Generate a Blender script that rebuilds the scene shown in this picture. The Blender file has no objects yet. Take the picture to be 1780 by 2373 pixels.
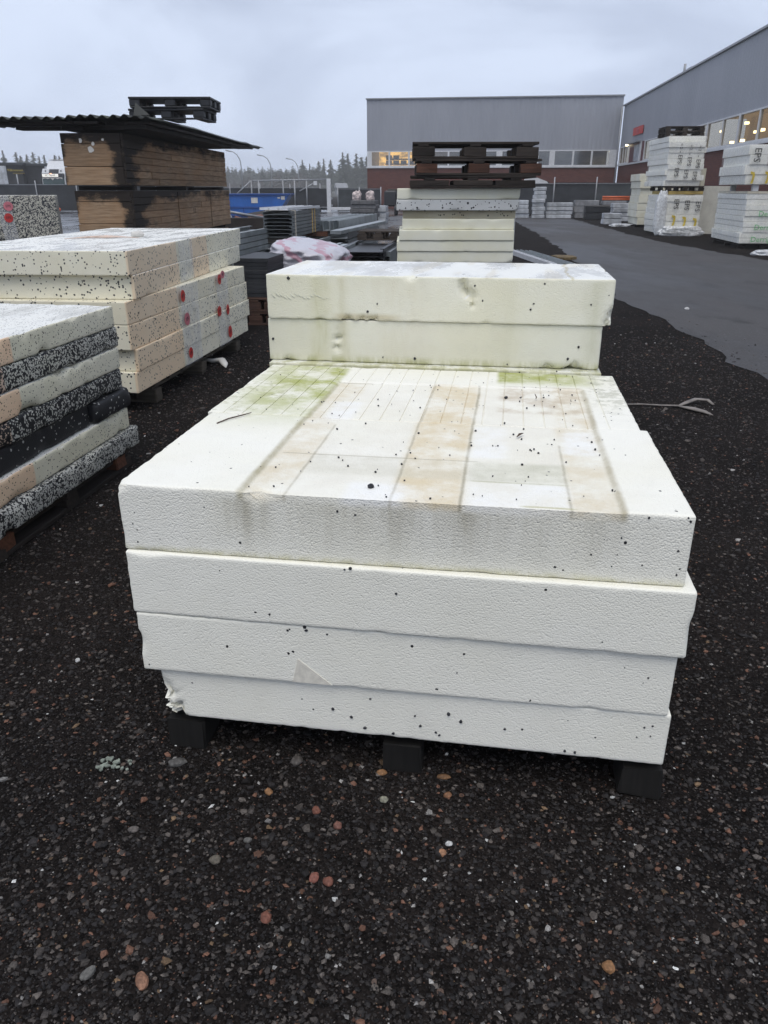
import bpy, bmesh, math, random
import numpy as np
from mathutils import Vector, Matrix, noise as mn
R = math.radians
sc = bpy.context.scene
rng = np.random.default_rng(7); random.seed(7)

# ------------------------------------------------------------------ camera, sky, sun, exposure
cam = bpy.data.objects.new('camera', bpy.data.cameras.new('camera')); sc.collection.objects.link(cam)
cam.location = (0, 0, 1.32); cam.rotation_euler = (R(90 - 22.92), 0, 0)
cam.data.sensor_fit = 'HORIZONTAL'; cam.data.sensor_width = 36; cam.data.lens = 36 * 1770 / 1780
cam.data.clip_start = 0.05; cam.data.clip_end = 3000
sc.camera = cam
world = bpy.data.worlds.new('World'); sc.world = world; world.use_nodes = True
SUN_EL, SUN_AZ = 65, 192          # high, behind and a little left of the camera, hidden by cloud
def build_world():
    nt = world.node_tree; nt.nodes.clear(); N = nt.nodes.new; L = nt.links.new
    out = N('ShaderNodeOutputWorld'); bg = N('ShaderNodeBackground'); bg.inputs[1].default_value = 0.1
    sky = N('ShaderNodeTexSky'); sky.sky_type = 'NISHITA'; sky.sun_disc = False
    sky.sun_elevation = R(SUN_EL); sky.sun_rotation = R(SUN_AZ); sky.air_density = 1.2; sky.dust_density = 3
    tc = N('ShaderNodeTexCoord'); sep = N('ShaderNodeSeparateXYZ'); L(tc.outputs['Generated'], sep.inputs[0])
    ad = N('ShaderNodeMath'); ad.operation = 'ADD'; ad.inputs[1].default_value = 0.35; L(sep.outputs[2], ad.inputs[0])
    dv = N('ShaderNodeVectorMath'); dv.operation = 'SCALE'
    iv = N('ShaderNodeMath'); iv.operation = 'DIVIDE'; iv.inputs[0].default_value = 1; L(ad.outputs[0], iv.inputs[1])
    cb = N('ShaderNodeCombineXYZ'); L(sep.outputs[0], cb.inputs[0]); L(sep.outputs[1], cb.inputs[1])
    L(cb.outputs[0], dv.inputs[0]); L(iv.outputs[0], dv.inputs['Scale'])
    n1 = N('ShaderNodeTexNoise'); n1.inputs['Scale'].default_value = 1.35; n1.inputs['Detail'].default_value = 5; n1.inputs['Roughness'].default_value = 0.5
    n1.inputs['Distortion'].default_value = 0.5
    L(dv.outputs[0], n1.inputs['Vector'])
    cr = N('ShaderNodeValToRGB'); cr.color_ramp.interpolation = 'EASE'
    cr.color_ramp.elements[0].position = 0.38; cr.color_ramp.elements[0].color = (4.0, 4.5, 5.75, 1)
    cr.color_ramp.elements[1].position = 0.60; cr.color_ramp.elements[1].color = (7.0, 7.75, 9.3, 1)
    L(n1.outputs[0], cr.inputs[0])
    # clouds are evenest and palest low down
    mr = N('ShaderNodeMapRange'); mr.inputs['From Min'].default_value = 0.0; mr.inputs['From Max'].default_value = 0.42
    mr.inputs['To Min'].default_value = 0.75; mr.inputs['To Max'].default_value = 0.0; mr.clamp = True
    L(sep.outputs[2], mr.inputs['Value'])
    mx = N('ShaderNodeMix'); mx.data_type = 'RGBA'; L(mr.outputs[0], mx.inputs[0]); L(cr.outputs[0], mx.inputs[6]); mx.inputs[7].default_value = (5.9, 6.8, 8.7, 1)
    m2 = N('ShaderNodeMix'); m2.data_type = 'RGBA'; m2.inputs[0].default_value = 0.93; L(sky.outputs[0], m2.inputs[6]); L(mx.outputs[2], m2.inputs[7])
    L(m2.outputs[2], bg.inputs[0]); L(bg.outputs[0], out.inputs[0])
build_world()
sl = bpy.data.lights.new('sun', 'SUN'); sl.energy = 1.45; sl.angle = R(40); sl.color = (1.0, 0.945, 0.85)
sun = bpy.data.objects.new('sun', sl); sc.collection.objects.link(sun)
sun.rotation_euler = (R(90 - SUN_EL), 0, R(180 - SUN_AZ))
sc.view_settings.view_transform = 'Standard'; sc.view_settings.look = 'None'
sc.view_settings.exposure = 0.24; sc.view_settings.gamma = 1.0; sc.view_settings.use_curve_mapping = False
sc.render.engine = 'CYCLES'; sc.cycles.max_bounces = 6; sc.cycles.transparent_max_bounces = 8

# ------------------------------------------------------------------ helpers
COL = sc.collection
def tag(o, label=None, cat=None, group=None, kind=None):
    if label: o['label'] = label
    if cat: o['category'] = cat
    if group: o['group'] = group
    if kind: o['kind'] = kind
    return o
def link(name, me, mat=None, parent=None, loc=None, rot=None):
    o = bpy.data.objects.new(name, me); COL.objects.link(o)
    if mat is not None and me is not None and not me.materials: me.materials.append(mat)
    if parent is not None: o.parent = parent
    if loc is not None: o.location = loc
    if rot is not None: o.rotation_euler = rot
    return o
def empty(name, loc=(0, 0, 0), rz=0, label=None, cat=None, group=None):
    o = bpy.data.objects.new(name, None); o.empty_display_size = 0.1; COL.objects.link(o)
    o.location = loc; o.rotation_euler = (0, 0, rz); tag(o, label, cat, group); return o
def copy_tree(o, parent=None):
    c = o.copy(); COL.objects.link(c)
    if parent is not None: c.parent = parent
    for ch in o.children: copy_tree(ch, c)
    return c
class Fr:                                     # a yard frame turned clockwise by a degrees
    def __init__(s, a): s.a = R(a)
    def __call__(s, u, t, z=0):
        c, n = math.cos(s.a), math.sin(s.a); return Vector((u * c + t * n, -u * n + t * c, z))
    @property
    def rz(s): return -s.a
class MB:
    def __init__(s): s.v = []; s.f = []
    def add(s, vs, fs):
        b = len(s.v); s.v += [tuple(p) for p in vs]; s.f += [tuple(i + b for i in f) for f in fs]; return s
    def box(s, x0, x1, y0, y1, z0, z1, M=None, j=0):
        vs = [Vector((x, y, z)) for z in (z0, z1) for y in (y0, y1) for x in (x0, x1)]
        if j: vs = [p + Vector((random.uniform(-j, j), random.uniform(-j, j), random.uniform(-j, j))) for p in vs]
        if M is not None: vs = [M @ p for p in vs]
        return s.add(vs, [(0, 2, 3, 1), (4, 5, 7, 6), (0, 1, 5, 4), (2, 6, 7, 3), (0, 4, 6, 2), (1, 3, 7, 5)])
    def prism(s, poly, axis, a, b, M=None):
        n = len(poly); vs = []
        for w in (a, b):
            for (p, q) in poly:
                vs.append(Vector({'x': (w, p, q), 'y': (p, w, q), 'z': (p, q, w)}[axis]))
        if M is not None: vs = [M @ p for p in vs]
        return s.add(vs, [tuple(range(n))[::-1], tuple(range(n, 2 * n))] + [(i, (i + 1) % n, n + (i + 1) % n, n + i) for i in range(n)])
    def tube(s, pts, rad, n=8, flat=1.0):
        pts = [Vector(p) for p in pts]; rings = []
        for i, p in enumerate(pts):
            d = (pts[min(i + 1, len(pts) - 1)] - pts[max(i - 1, 0)]).normalized()
            up = Vector((0, 0, 1)) if abs(d.z) < .95 else Vector((1, 0, 0))
            a = d.cross(up).normalized(); b = a.cross(d)
            r = rad[i] if isinstance(rad, (list, tuple)) else rad
            rings.append([p + a * math.cos(2 * math.pi * k / n) * r + b * math.sin(2 * math.pi * k / n) * r * flat for k in range(n)])
        vs = [q for r in rings for q in r]; fs = []
        for i in range(len(pts) - 1):
            for k in range(n):
                fs.append((i * n + k, i * n + (k + 1) % n, (i + 1) * n + (k + 1) % n, (i + 1) * n + k))
        fs += [tuple(range(n))[::-1], tuple(range((len(pts) - 1) * n, len(pts) * n))]
        return s.add(vs, fs)
    def mesh(s, name='m', smooth=False):
        me = bpy.data.meshes.new(name); me.from_pydata([tuple(p) for p in s.v], [], s.f); me.validate(); me.update()
        bm = bmesh.new(); bm.from_mesh(me); bmesh.ops.recalc_face_normals(bm, faces=bm.faces); bm.to_mesh(me); bm.free()
        if smooth: me.shade_smooth()
        return me
    def build(s, name, mat, parent=None, loc=None, rot=None, smooth=False):
        return link(name, s.mesh(name, smooth), mat, parent, loc, rot)
_bc = {}
def bmesh_box(sx, sy, sz, bev, mat, seed=0):
    key = (round(sx, 3), round(sy, 3), round(sz, 3), bev, mat.name, seed)
    if key not in _bc:
        bm = bmesh.new(); bmesh.ops.create_cube(bm, size=1)
        for v in bm.verts: v.co = Vector((v.co.x * sx, v.co.y * sy, v.co.z * sz))
        if bev: bmesh.ops.bevel(bm, geom=bm.edges[:], offset=bev, segments=1, affect='EDGES', profile=.5)
        if seed:
            rr = random.Random(seed)
            for v in bm.verts: v.co += Vector([rr.uniform(-1, 1) * min(sx, sy, sz) * .05 for _ in range(3)])
        me = bpy.data.meshes.new('box'); bm.to_mesh(me); bm.free(); me.materials.append(mat); _bc[key] = me
    return _bc[key]
def pbox(name, mat, parent, c, size, bev=.003, seed=0, rot=None):
    return link(name, bmesh_box(*size, bev, mat, seed), None, parent, c, rot)
def text_mesh(txt, size, extrude=.001):
    cu = bpy.data.curves.new('t', 'FONT'); cu.body = txt; cu.size = size; cu.extrude = extrude; cu.align_x = 'CENTER'; cu.align_y = 'CENTER'; cu.resolution_u = 2
    o = bpy.data.objects.new('t', cu); COL.objects.link(o)
    dg = bpy.context.evaluated_depsgraph_get(); me = bpy.data.meshes.new_from_object(o.evaluated_get(dg))
    bpy.data.objects.remove(o); bpy.data.curves.remove(cu); return me
# ------------------------------------------------------------------ node material helper
class Mat:
    def __init__(s, name, rough=.6, spec=.5, metal=0):
        s.m = bpy.data.materials.new(name); s.m.use_nodes = True; s.nt = s.m.node_tree
        s.b = s.nt.nodes['Principled BSDF']; s.out = s.nt.nodes['Material Output']
        s.b.inputs['Roughness'].default_value = rough; s.b.inputs['Specular IOR Level'].default_value = spec; s.b.inputs['Metallic'].default_value = metal
    def N(s, t, **k):
        n = s.nt.nodes.new('ShaderNode' + t)
        for a, v in k.items(): setattr(n, a, v)
        return n
    def put(s, sock, v):
        if isinstance(v, bpy.types.NodeSocket): s.nt.links.new(v, sock)
        elif v is not None:
            if hasattr(sock.default_value, '__len__') and not hasattr(v, '__len__'): v = (v,) * len(sock.default_value)
            if hasattr(v, '__len__') and sock.type == 'RGBA' and len(v) == 3: v = tuple(v) + (1,)
            sock.default_value = v
    def math(s, op, a, b=None, clamp=False):
        n = s.N('Math', operation=op, use_clamp=clamp); s.put(n.inputs[0], a); s.put(n.inputs[1], b); return n.outputs[0]
    def mix(s, f, a, b):
        n = s.N('Mix', data_type='RGBA'); s.put(n.inputs[0], f); s.put(n.inputs[6], a); s.put(n.inputs[7], b); return n.outputs[2]
    def mul(s, a, b): return s.math('MULTIPLY', a, b)
    def step(s, v, lo, hi, a=0., b=1., smooth=True):
        n = s.N('MapRange', clamp=True); n.interpolation_type = 'SMOOTHSTEP' if smooth else 'LINEAR'
        s.put(n.inputs['Value'], v); s.put(n.inputs['From Min'], lo); s.put(n.inputs['From Max'], hi); s.put(n.inputs['To Min'], a); s.put(n.inputs['To Max'], b); return n.outputs[0]
    def attr(s, name='fpos'):
        return s.N('Attribute', attribute_name=name).outputs['Vector']
    def obj(s): return s.N('TexCoord').outputs['Object']
    def gpos(s): return s.N('NewGeometry').outputs['Position']
    def scale(s, v, sc_):
        n = s.N('VectorMath', operation='MULTIPLY'); s.put(n.inputs[0], v); n.inputs[1].default_value = sc_ if hasattr(sc_, '__len__') else (sc_,) * 3; return n.outputs[0]
    def vadd(s, a, b):
        n = s.N('VectorMath', operation='ADD'); s.put(n.inputs[0], a); s.put(n.inputs[1], b); return n.outputs[0]
    def xyz(s, v):
        n = s.N('SeparateXYZ'); s.put(n.inputs[0], v); return n.outputs
    def noise(s, v, scale, detail=3, rough=.5, color=False):
        n = s.N('TexNoise'); s.put(n.inputs['Vector'], v); n.inputs['Scale'].default_value = scale; n.inputs['Detail'].default_value = detail; n.inputs['Roughness'].default_value = rough
        return n.outputs['Color' if color else 'Fac']
    def voro(s, v, scale, out='Distance', feature='F1', rnd=1):
        n = s.N('TexVoronoi', feature=feature); s.put(n.inputs['Vector'], v); n.inputs['Scale'].default_value = scale; n.inputs['Randomness'].default_value = rnd; return n.outputs[out]
    def bump(s, h, strength=.3, dist=.002):
        n = s.N('Bump'); s.put(n.inputs['Height'], h); n.inputs['Strength'].default_value = strength; n.inputs['Distance'].default_value = dist
        if s.b.inputs['Normal'].links: s.put(n.inputs['Normal'], s.b.inputs['Normal'].links[0].from_socket)
        s.put(s.b.inputs['Normal'], n.outputs[0]); return s
    def col(s, c): s.put(s.b.inputs['Base Color'], c); return s
    def done(s): return s.m
def rnd_info(m): return m.N('ObjectInfo').outputs['Random']
def plain(name, c, rough=.6, var=.25, nscale=8, spec=.5, metal=0, bump=0):
    m = Mat(name, rough, spec, metal); p = m.obj()
    n = m.noise(p, nscale, 5, .6); r = rnd_info(m)
    v = m.math('ADD', m.step(n, .3, .7, 1 - var, 1 + var), m.step(r, 0, 1, -var * .6, var * .6, False))
    hsv = m.N('HueSaturation'); m.put(hsv.inputs['Value'], v); hsv.inputs['Color'].default_value = (*c, 1); m.col(hsv.outputs[0])
    if bump: m.bump(m.noise(p, nscale * 6, 4, .6), .5, bump)
    return m.done()
def wood(name, c, rough=.75, dark=.4, axis=0):
    m = Mat(name, rough, .3); p = m.obj(); sc3 = [22, 22, 22]; sc3[axis] = 1.2
    g = m.noise(m.scale(p, sc3), 3, 6, .65); r = rnd_info(m); n = m.noise(m.vadd(p, m.scale(m.N('ObjectInfo').outputs['Location'], 1.0)), 3, 4, .6)
    v = m.mul(m.step(g, .25, .75, 1 - dark, 1.25), m.mul(m.step(r, 0, 1, .7, 1.2, False), m.step(n, .3, .7, .65, 1.1)))
    hsv = m.N('HueSaturation'); m.put(hsv.inputs['Value'], v); hsv.inputs['Color'].default_value = (*c, 1); m.col(hsv.outputs[0])
    m.bump(g, .5, .002); return m.done()

# expanded polystyrene: bead relief, yellowing, dark beads, stains
def eps(name, base=(.78, .78, .76), yellow=(.70, .69, .56), yamt=.35, frac=0., sscale=110, scol=(.012, .013, .016), bead=270, bstr=.5, patch=None, dirt=.0, extra=None, rough=.55, wet=False):
    m = Mat(name, rough, .35); p = m.attr()
    big = m.noise(p, 2.6, 5, .6); mid = m.noise(p, 11, 4, .6)
    c = m.mix(m.mul(m.step(big, .35, .7), yamt), base, yellow)
    c = m.mix(m.mul(m.step(mid, .45, .8), .22), c, tuple(x * .78 for x in base))
    if patch:                                          # warm browned stretches with straight edges where film covered the rest
        pc, edges, xm = patch
        y = m.xyz(p)[1]; x = m.xyz(p)[0]
        msk = None
        for (a, b) in edges:
            k = m.mul(m.step(y, a - .006, a + .006), m.step(y, b - .006, b + .006, 1, 0)); msk = k if msk is None else m.math('MAXIMUM', msk, k)
        c = m.mix(m.mul(m.mul(msk, m.step(x, xm - .006, xm + .006)), m.step(big, .2, .8, .7, 1.)), c, pc)
    if wet:                                            # rain-wet upper side, its sky brightness painted in as whiter colour
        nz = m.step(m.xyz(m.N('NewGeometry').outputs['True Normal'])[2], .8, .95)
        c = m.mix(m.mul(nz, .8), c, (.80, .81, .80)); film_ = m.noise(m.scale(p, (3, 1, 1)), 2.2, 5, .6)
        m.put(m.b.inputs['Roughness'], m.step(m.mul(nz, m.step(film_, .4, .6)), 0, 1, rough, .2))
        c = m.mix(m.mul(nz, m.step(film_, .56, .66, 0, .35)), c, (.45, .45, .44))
    if extra: c = extra(m, p, c)
    pj = m.vadd(p, m.scale(m.noise(p, 60, 2, .5, True), .004))
    if frac > 0:
        ss = m.scale(pj, (1, 1, 1)); vn = m.N('TexVoronoi'); m.put(vn.inputs['Vector'], ss); vn.inputs['Scale'].default_value = sscale
        rv = m.xyz(vn.outputs['Color'])[0]; hit = m.math('LESS_THAN', rv, frac)
        if frac < .3: hit = m.mul(hit, m.math('LESS_THAN', vn.outputs['Distance'], m.step(m.xyz(vn.outputs['Color'])[1], 0, 1, .25, .62)))
        c = m.mix(hit, c, scol)
    cell = m.voro(p, bead)
    m.col(c)
    m.bump(m.math('SUBTRACT', 1, m.math('POWER', cell, 2.2)), bstr, .0021)
    m.bump(m.noise(p, 6, 3, .5), .12, .01)
    return m.done()

def slab_mesh(sx, sy, sz, fp0, g=.014, r0=.004, chip=.016, seed=0, xs_extra=(), ys_extra=(), fn=None, chips=(), chipthr=.36, chipk=.55):
    """a foam slab sx*sy*sz, origin at the middle of its underside, worn and chipped along every edge"""
    def axis(n, ext=()):
        k = max(2, int(n / g)); a = list(np.linspace(-n / 2, n / 2, k + 1))
        for e in (.004, .009): a += [-n / 2 + e, n / 2 - e]
        a = [x for x in a if all(abs(x - e) > .003 for e in ext)] + list(ext)
        a = sorted(set(round(x, 5) for x in a)); return np.array(a)
    X, Y, Z = axis(sx, xs_extra), axis(sy, ys_extra), axis(sz)
    V = []; F = []; off = 0
    def grid(A, B, fixed, ax, flip):
        nonlocal off
        a, b = np.meshgrid(A, B, indexing='ij'); P = np.zeros(a.shape + (3,))
        o = [i for i in range(3) if i != ax]; P[..., o[0]] = a; P[..., o[1]] = b; P[..., ax] = fixed
        n0, n1 = a.shape; idx = off + np.arange(n0 * n1).reshape(n0, n1); off += n0 * n1
        q = np.stack([idx[:-1, :-1], idx[1:, :-1], idx[1:, 1:], idx[:-1, 1:]], -1).reshape(-1, 4)
        F.append(q[:, ::-1] if flip else q); V.append(P.reshape(-1, 3))
    grid(X, Y, -sz / 2, 2, True); grid(X, Y, sz / 2, 2, False)
    grid(X, Z, -sy / 2, 1, False); grid(X, Z, sy / 2, 1, True)
    grid(Y, Z, -sx / 2, 0, True); grid(Y, Z, sx / 2, 0, False)
    V = np.concatenate(V); F = np.concatenate(F)
    _, inv, first = None, None, None
    key = np.round(V * 1e5).astype(np.int64); _, first, inv = np.unique(key, axis=0, return_index=True, return_inverse=True)
    V = V[first]; F = inv.reshape(-1)[F]
    half = np.array([sx, sy, sz]) / 2
    d = half - np.abs(V); ds = np.sort(d, axis=1); near = ds[:, 1] < .05
    out = V.copy(); so = Vector((seed * 3.7, seed * 1.3, seed * 5.1))
    for i in np.nonzero(near)[0]:
        p = Vector(V[i]) + so
        n = mn.noise(p * 9) ; n2 = mn.noise(p * 38); n3 = mn.noise(p * 130)
        r = r0 + max(0, n - chipthr) * chip * 3 + max(0, n2 - .16) * chip * .6 + n3 * .0020
        r = min(max(r, .0015), .05)
        q = np.clip(V[i], -(half - r), half - r); dv = V[i] - q; L = np.linalg.norm(dv)
        if L > 1e-9: out[i] = q + dv / L * r
    for (cx, cy, cz, rad) in chips:
        c = np.array([cx, cy, cz - sz / 2])
        dv = out - c; L = np.linalg.norm(dv, axis=1)
        for i in np.nonzero(L < rad * 1.25)[0]:
            rr = rad * (1 + .6 * mn.noise(Vector(V[i]) * 38 + so) + .45 * mn.noise(Vector(V[i]) * 110 + so))
            if L[i] < rr:
                t = out[i] + 0.0; inner = -c / max(np.linalg.norm(c), 1e-6)   # pull towards the slab's middle
                dirn = dv[i] / max(L[i], 1e-6); k = np.sign(out[i]) * (d[i] <= ds[i, 0] + 1e-6)
                t -= k * (rr - L[i]) * chipk; out[i] = t
    if fn is not None:
        top = np.abs(V[:, 2] - sz / 2) < 1e-6
        out[top, 2] += fn(V[top, 0], V[top, 1])
    out[:, 2] += sz / 2
    me = bpy.data.meshes.new('slab')
    me.vertices.add(len(out)); me.vertices.foreach_set('co', out.ravel())
    me.loops.add(F.size); me.loops.foreach_set('vertex_index', F.ravel().astype(np.int32))
    me.polygons.add(len(F)); me.polygons.foreach_set('loop_start', np.arange(0, F.size, 4, dtype=np.int32))
    at = me.attributes.new('fpos', 'FLOAT_VECTOR', 'POINT'); at.data.foreach_set('vector', (out + np.array(fp0)).astype(np.float32).ravel())
    me.update(calc_edges=True); me.validate(); me.shade_smooth()
    me.set_sharp_from_angle(angle=R(50))
    return me
def slab(fr, s0, s1, t0, t1, z0, z1, mat, label, group=None, rot=0, name='foam_slab', cat='foam slab', seed=None, **k):
    sx, sy, sz = s1 - s0, t1 - t0, z1 - z0 - .0015; cs, ct = (s0 + s1) / 2, (t0 + t1) / 2
    if seed is None: seed = int(abs(s0 * 97 + t0 * 31 + z0 * 131)) + 1
    me = slab_mesh(sx, sy, sz, (cs, ct, z0), seed=seed, **k)
    o = link(name, me, mat, None, fr(cs, ct, z0), (0, 0, fr.rz - R(rot))); tag(o, label, cat, group); return o
def ico(sub=1):
    bm = bmesh.new(); bmesh.ops.create_icosphere(bm, subdivisions=sub, radius=1)
    v = np.array([p.co[:] for p in bm.verts]); f = np.array([[q.index for q in p.verts] for p in bm.faces]); bm.free(); return v, f
IV, IF = ico(1); IV2, IF2 = ico(2)
def scatter_mesh(name, bv, bf, C, S, rot, cols=None, jit=.25):
    n = len(C); k = len(bv)
    j = 1 + rng.uniform(-jit, jit, (n, k, 1)); P = bv[None] * j * S[:, None, :]
    ca, sa = np.cos(rot), np.sin(rot)
    x = P[..., 0] * ca[:, None] - P[..., 1] * sa[:, None]; y = P[..., 0] * sa[:, None] + P[..., 1] * ca[:, None]
    P = np.stack([x, y, P[..., 2]], -1) + C[:, None, :]
    F = (bf[None] + (np.arange(n) * k)[:, None, None]).reshape(-1, bf.shape[1])
    me = bpy.data.meshes.new(name); P = P.reshape(-1, 3)
    me.vertices.add(len(P)); me.vertices.foreach_set('co', P.ravel()); m = F.shape[1]
    me.loops.add(F.size); me.loops.foreach_set('vertex_index', F.ravel().astype(np.int32))
    me.polygons.add(len(F)); me.polygons.foreach_set('loop_start', np.arange(0, F.size, m, dtype=np.int32))
    if cols is not None:
        a = me.attributes.new('tone', 'FLOAT_COLOR', 'POINT'); cc = np.concatenate([np.repeat(cols, k, 0), np.ones((n * k, 1))], 1)
        a.data.foreach_set('color', cc.astype(np.float32).ravel())
    me.update(calc_edges=True); me.shade_flat(); return me
def beads(slab_o, pts, mat, r=.0042):
    """dark foam beads sunk in a slab's skin: one part of real little balls"""
    C = np.array(pts, float); n = len(C); rr = r * rng.uniform(.45, 1.25, n)
    S = np.stack([rr, rr, rr], 1) * rng.uniform(.85, 1.15, (n, 3))
    o = link('dark_beads', scatter_mesh('dark_beads', IV, IF, C, S, rng.uniform(0, 6, n)), mat, slab_o); o['kind'] = 'stuff'; return o

# ------------------------------------------------------------------ materials
def gravel_ground():
    m = Mat('gravel_ground', .95, .08); p = m.gpos()
    v = m.N('TexVoronoi'); m.put(v.inputs['Vector'], p); v.inputs['Scale'].default_value = 150
    c = m.xyz(v.outputs['Color']); t = m.step(c[0], .0, 1., .35, 1.5, False); big = m.noise(p, 1.1, 5, .6)
    base = m.mix(m.step(big, .35, .7), (.009, .0075, .007), (.016, .013, .012))
    hs = m.N('HueSaturation'); m.put(hs.inputs['Value'], t); m.put(hs.inputs['Color'], base)
    v2 = m.N('TexVoronoi'); m.put(v2.inputs['Vector'], p); v2.inputs['Scale'].default_value = 60
    hit = m.mul(m.math('LESS_THAN', m.xyz(v2.outputs['Color'])[0], .05), m.math('LESS_THAN', v2.outputs['Distance'], .4))
    tone = m.mix(m.xyz(v2.outputs['Color'])[1], (.10, .055, .038), (.13, .12, .11))
    m.col(m.mix(hit, hs.outputs[0], tone))
    m.bump(v.outputs['Distance'], .8, -.006); m.bump(m.noise(p, 7, 4, .6), .6, .02); return m.done()
def asphalt(name, c0, c1, r0, r1, pud=None):
    m = Mat(name, .5, .5); p = m.gpos(); n = m.noise(m.scale(p, (1, .35, 1)), .55, 6, .6); f = m.noise(p, 45, 3, .7)
    c = m.mix(m.step(n, .35, .68), c0, c1); c = m.mix(m.mul(m.step(f, .5, .75), .6), c, tuple(x * 2.4 for x in c1)); pt = m.noise(m.scale(p, (2.2, .8, 1)), 1.1, 6, .7); c = m.mix(m.step(pt, .52, .68, 0, .6), c, tuple(x * .5 for x in c0)); m.col(c)
    m.put(m.b.inputs['Roughness'], m.step(n, .35, .66, r0, r1))
    m.bump(f, .35, .004); return m.done()
def stone_mat():
    m = Mat('stones', .6, .25); a = m.N('Attribute', attribute_name='tone'); p = m.gpos()
    hs = m.N('HueSaturation'); m.put(hs.inputs['Value'], m.step(m.noise(p, 300, 3, .6), .3, .7, .6, 1.35)); m.put(hs.inputs['Color'], a.outputs['Color']); m.col(hs.outputs[0]); return m.done()
def stone_solid(name, c):
    m = Mat(name, .7, .3); p = m.obj(); n = m.noise(p, 90, 5, .65)
    m.col(m.mix(m.step(n, .35, .7), tuple(x * .45 for x in c), c)); m.bump(n, .6, .003); return m.done()

def main_stains_shadows(m, p, c):
    """weather marks on the front stack: print of the pallets that lay on it, algae, run-off streaks, painted shadow lines"""
    wob = m.vadd(p, m.scale(m.vadd(m.noise(p, 16, 4, .6, True), (-.5, -.5, -.5)), .007))
    x, y, z = m.xyz(wob); n1 = m.noise(p, 9, 5, .65); n2 = m.noise(p, 30, 4, .65)
    top = m.step(m.xyz(p)[2], .695, .712)
    def rect(s0, s1, t0, t1, e=.016):
        k = m.mul(m.step(x, s0 - e, s0 + e), m.step(x, s1 - e, s1 + e, 1, 0)); k = m.mul(k, m.mul(m.step(y, t0 - e, t0 + e), m.step(y, t1 - e, t1 + e, 1, 0))); return m.mul(k, top)
    def put(k, amt, colr):
        nonlocal c; c = m.mix(m.mul(k, amt), c, colr)
    put(rect(-.545, .25, 1.40, 2.50), m.step(n1, .25, .75, .05, .4), (.68, .63, .53))
    put(rect(-.225, -.075, 1.40, 2.50), m.step(n1, .3, .68, .1, .85), (.66, .545, .345))
    put(rect(-.545, -.45, 1.40, 2.49), m.step(n1, .3, .7, .0, .7), (.67, .575, .40))
    put(rect(.15, .25, 1.40, 2.52), m.step(n1, .3, .7, .0, .7), (.67, .575, .40))
    put(rect(-.45, .15, 1.61, 1.745), m.step(n1, .3, .7, .05, .5), (.60, .58, .48))
    put(rect(-.06, .15, 1.62, 1.74), m.step(n1, .3, .7, .2, .55), (.50, .50, .38))
    for q in ((-.325, -.2, 1.40, 1.565), (-.06, .148, 1.46, 1.605), (-.07, .02, 1.77, 2.03), (.16, .24, 1.83, 2.02), (-.5, -.42, 2.05, 2.25)): put(rect(*q), m.step(n1, .3, .7, .75, .15), (.86, .86, .84))
    put(rect(-.01, .24, 2.2, 2.5), m.step(n1, .4, .65, 0, .75), (.55, .47, .36))
    # soft brown-green shadow lines painted along the print's borders
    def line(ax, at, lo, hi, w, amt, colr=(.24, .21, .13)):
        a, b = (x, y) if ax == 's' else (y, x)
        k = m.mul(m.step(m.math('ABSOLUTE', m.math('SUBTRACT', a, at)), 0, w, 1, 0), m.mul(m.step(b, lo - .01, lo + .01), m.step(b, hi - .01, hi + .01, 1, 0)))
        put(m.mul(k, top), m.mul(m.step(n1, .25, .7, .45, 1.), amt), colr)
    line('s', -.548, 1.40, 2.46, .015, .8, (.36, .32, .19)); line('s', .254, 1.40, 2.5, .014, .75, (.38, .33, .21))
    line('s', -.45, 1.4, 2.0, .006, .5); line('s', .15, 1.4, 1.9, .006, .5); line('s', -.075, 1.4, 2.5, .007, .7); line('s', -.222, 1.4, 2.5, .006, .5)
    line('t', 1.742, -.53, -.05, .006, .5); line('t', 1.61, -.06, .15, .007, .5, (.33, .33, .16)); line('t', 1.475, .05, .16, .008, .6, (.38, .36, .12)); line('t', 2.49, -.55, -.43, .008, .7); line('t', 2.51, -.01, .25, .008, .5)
    # algae on the rear half
    g1 = m.mul(m.step(x, -.90, -.70), m.mul(m.step(x, -.56, -.535, 1, 0), m.step(y, 1.85, 2.35))); put(m.mul(g1, top), m.step(n1, .33, .62, .15, .95), (.38, .41, .11))
    g2 = m.mul(m.step(x, -.03, -.01), m.mul(m.step(x, .2, .36, 1, 0), m.step(y, 2.5, 2.6))); put(m.mul(g2, top), m.step(n1, .3, .6, .35, .95), (.36, .39, .10))
    put(m.mul(m.mul(m.step(x, .25, .3), m.step(y, 2.1, 2.4)), top), m.step(n2, .45, .6, 0, .55), (.40, .40, .30))
    put(m.mul(m.mul(m.step(x, -.6, -.7), m.step(y, 2.06, 2.1)), top), m.step(n2, .5, .62, 0, .5), (.42, .42, .24))
    # run-off streaks down the top slab's front, under the print's border lines
    side = m.math('SUBTRACT', 1, top); zz = m.xyz(p)[2]; xs = m.xyz(p)[0]
    st = m.noise(m.scale(p, (34, 1, 3.5)), 1., 4, .6); up = m.mul(m.step(zz, .555, .70), m.step(zz, .56, .565))
    for at, w, a in ((-.545, .05, .8), (-.50, .03, .35), (-.2, .07, .5), (-.06, .045, .6), (.02, .25, .28), (-.35, .12, .25), (.22, .06, .3), (-.2, .9, .30)):
        k = m.mul(m.step(m.math('ABSOLUTE', m.math('SUBTRACT', m.math('ADD', xs, m.mul(m.math('SUBTRACT', st, .5), .03)), at)), 0, w, 1, 0), m.mul(up, side))
        put(m.mul(k, m.step(st, .3, .7, .4, 1.)), a, (.36, .33, .24))
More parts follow.
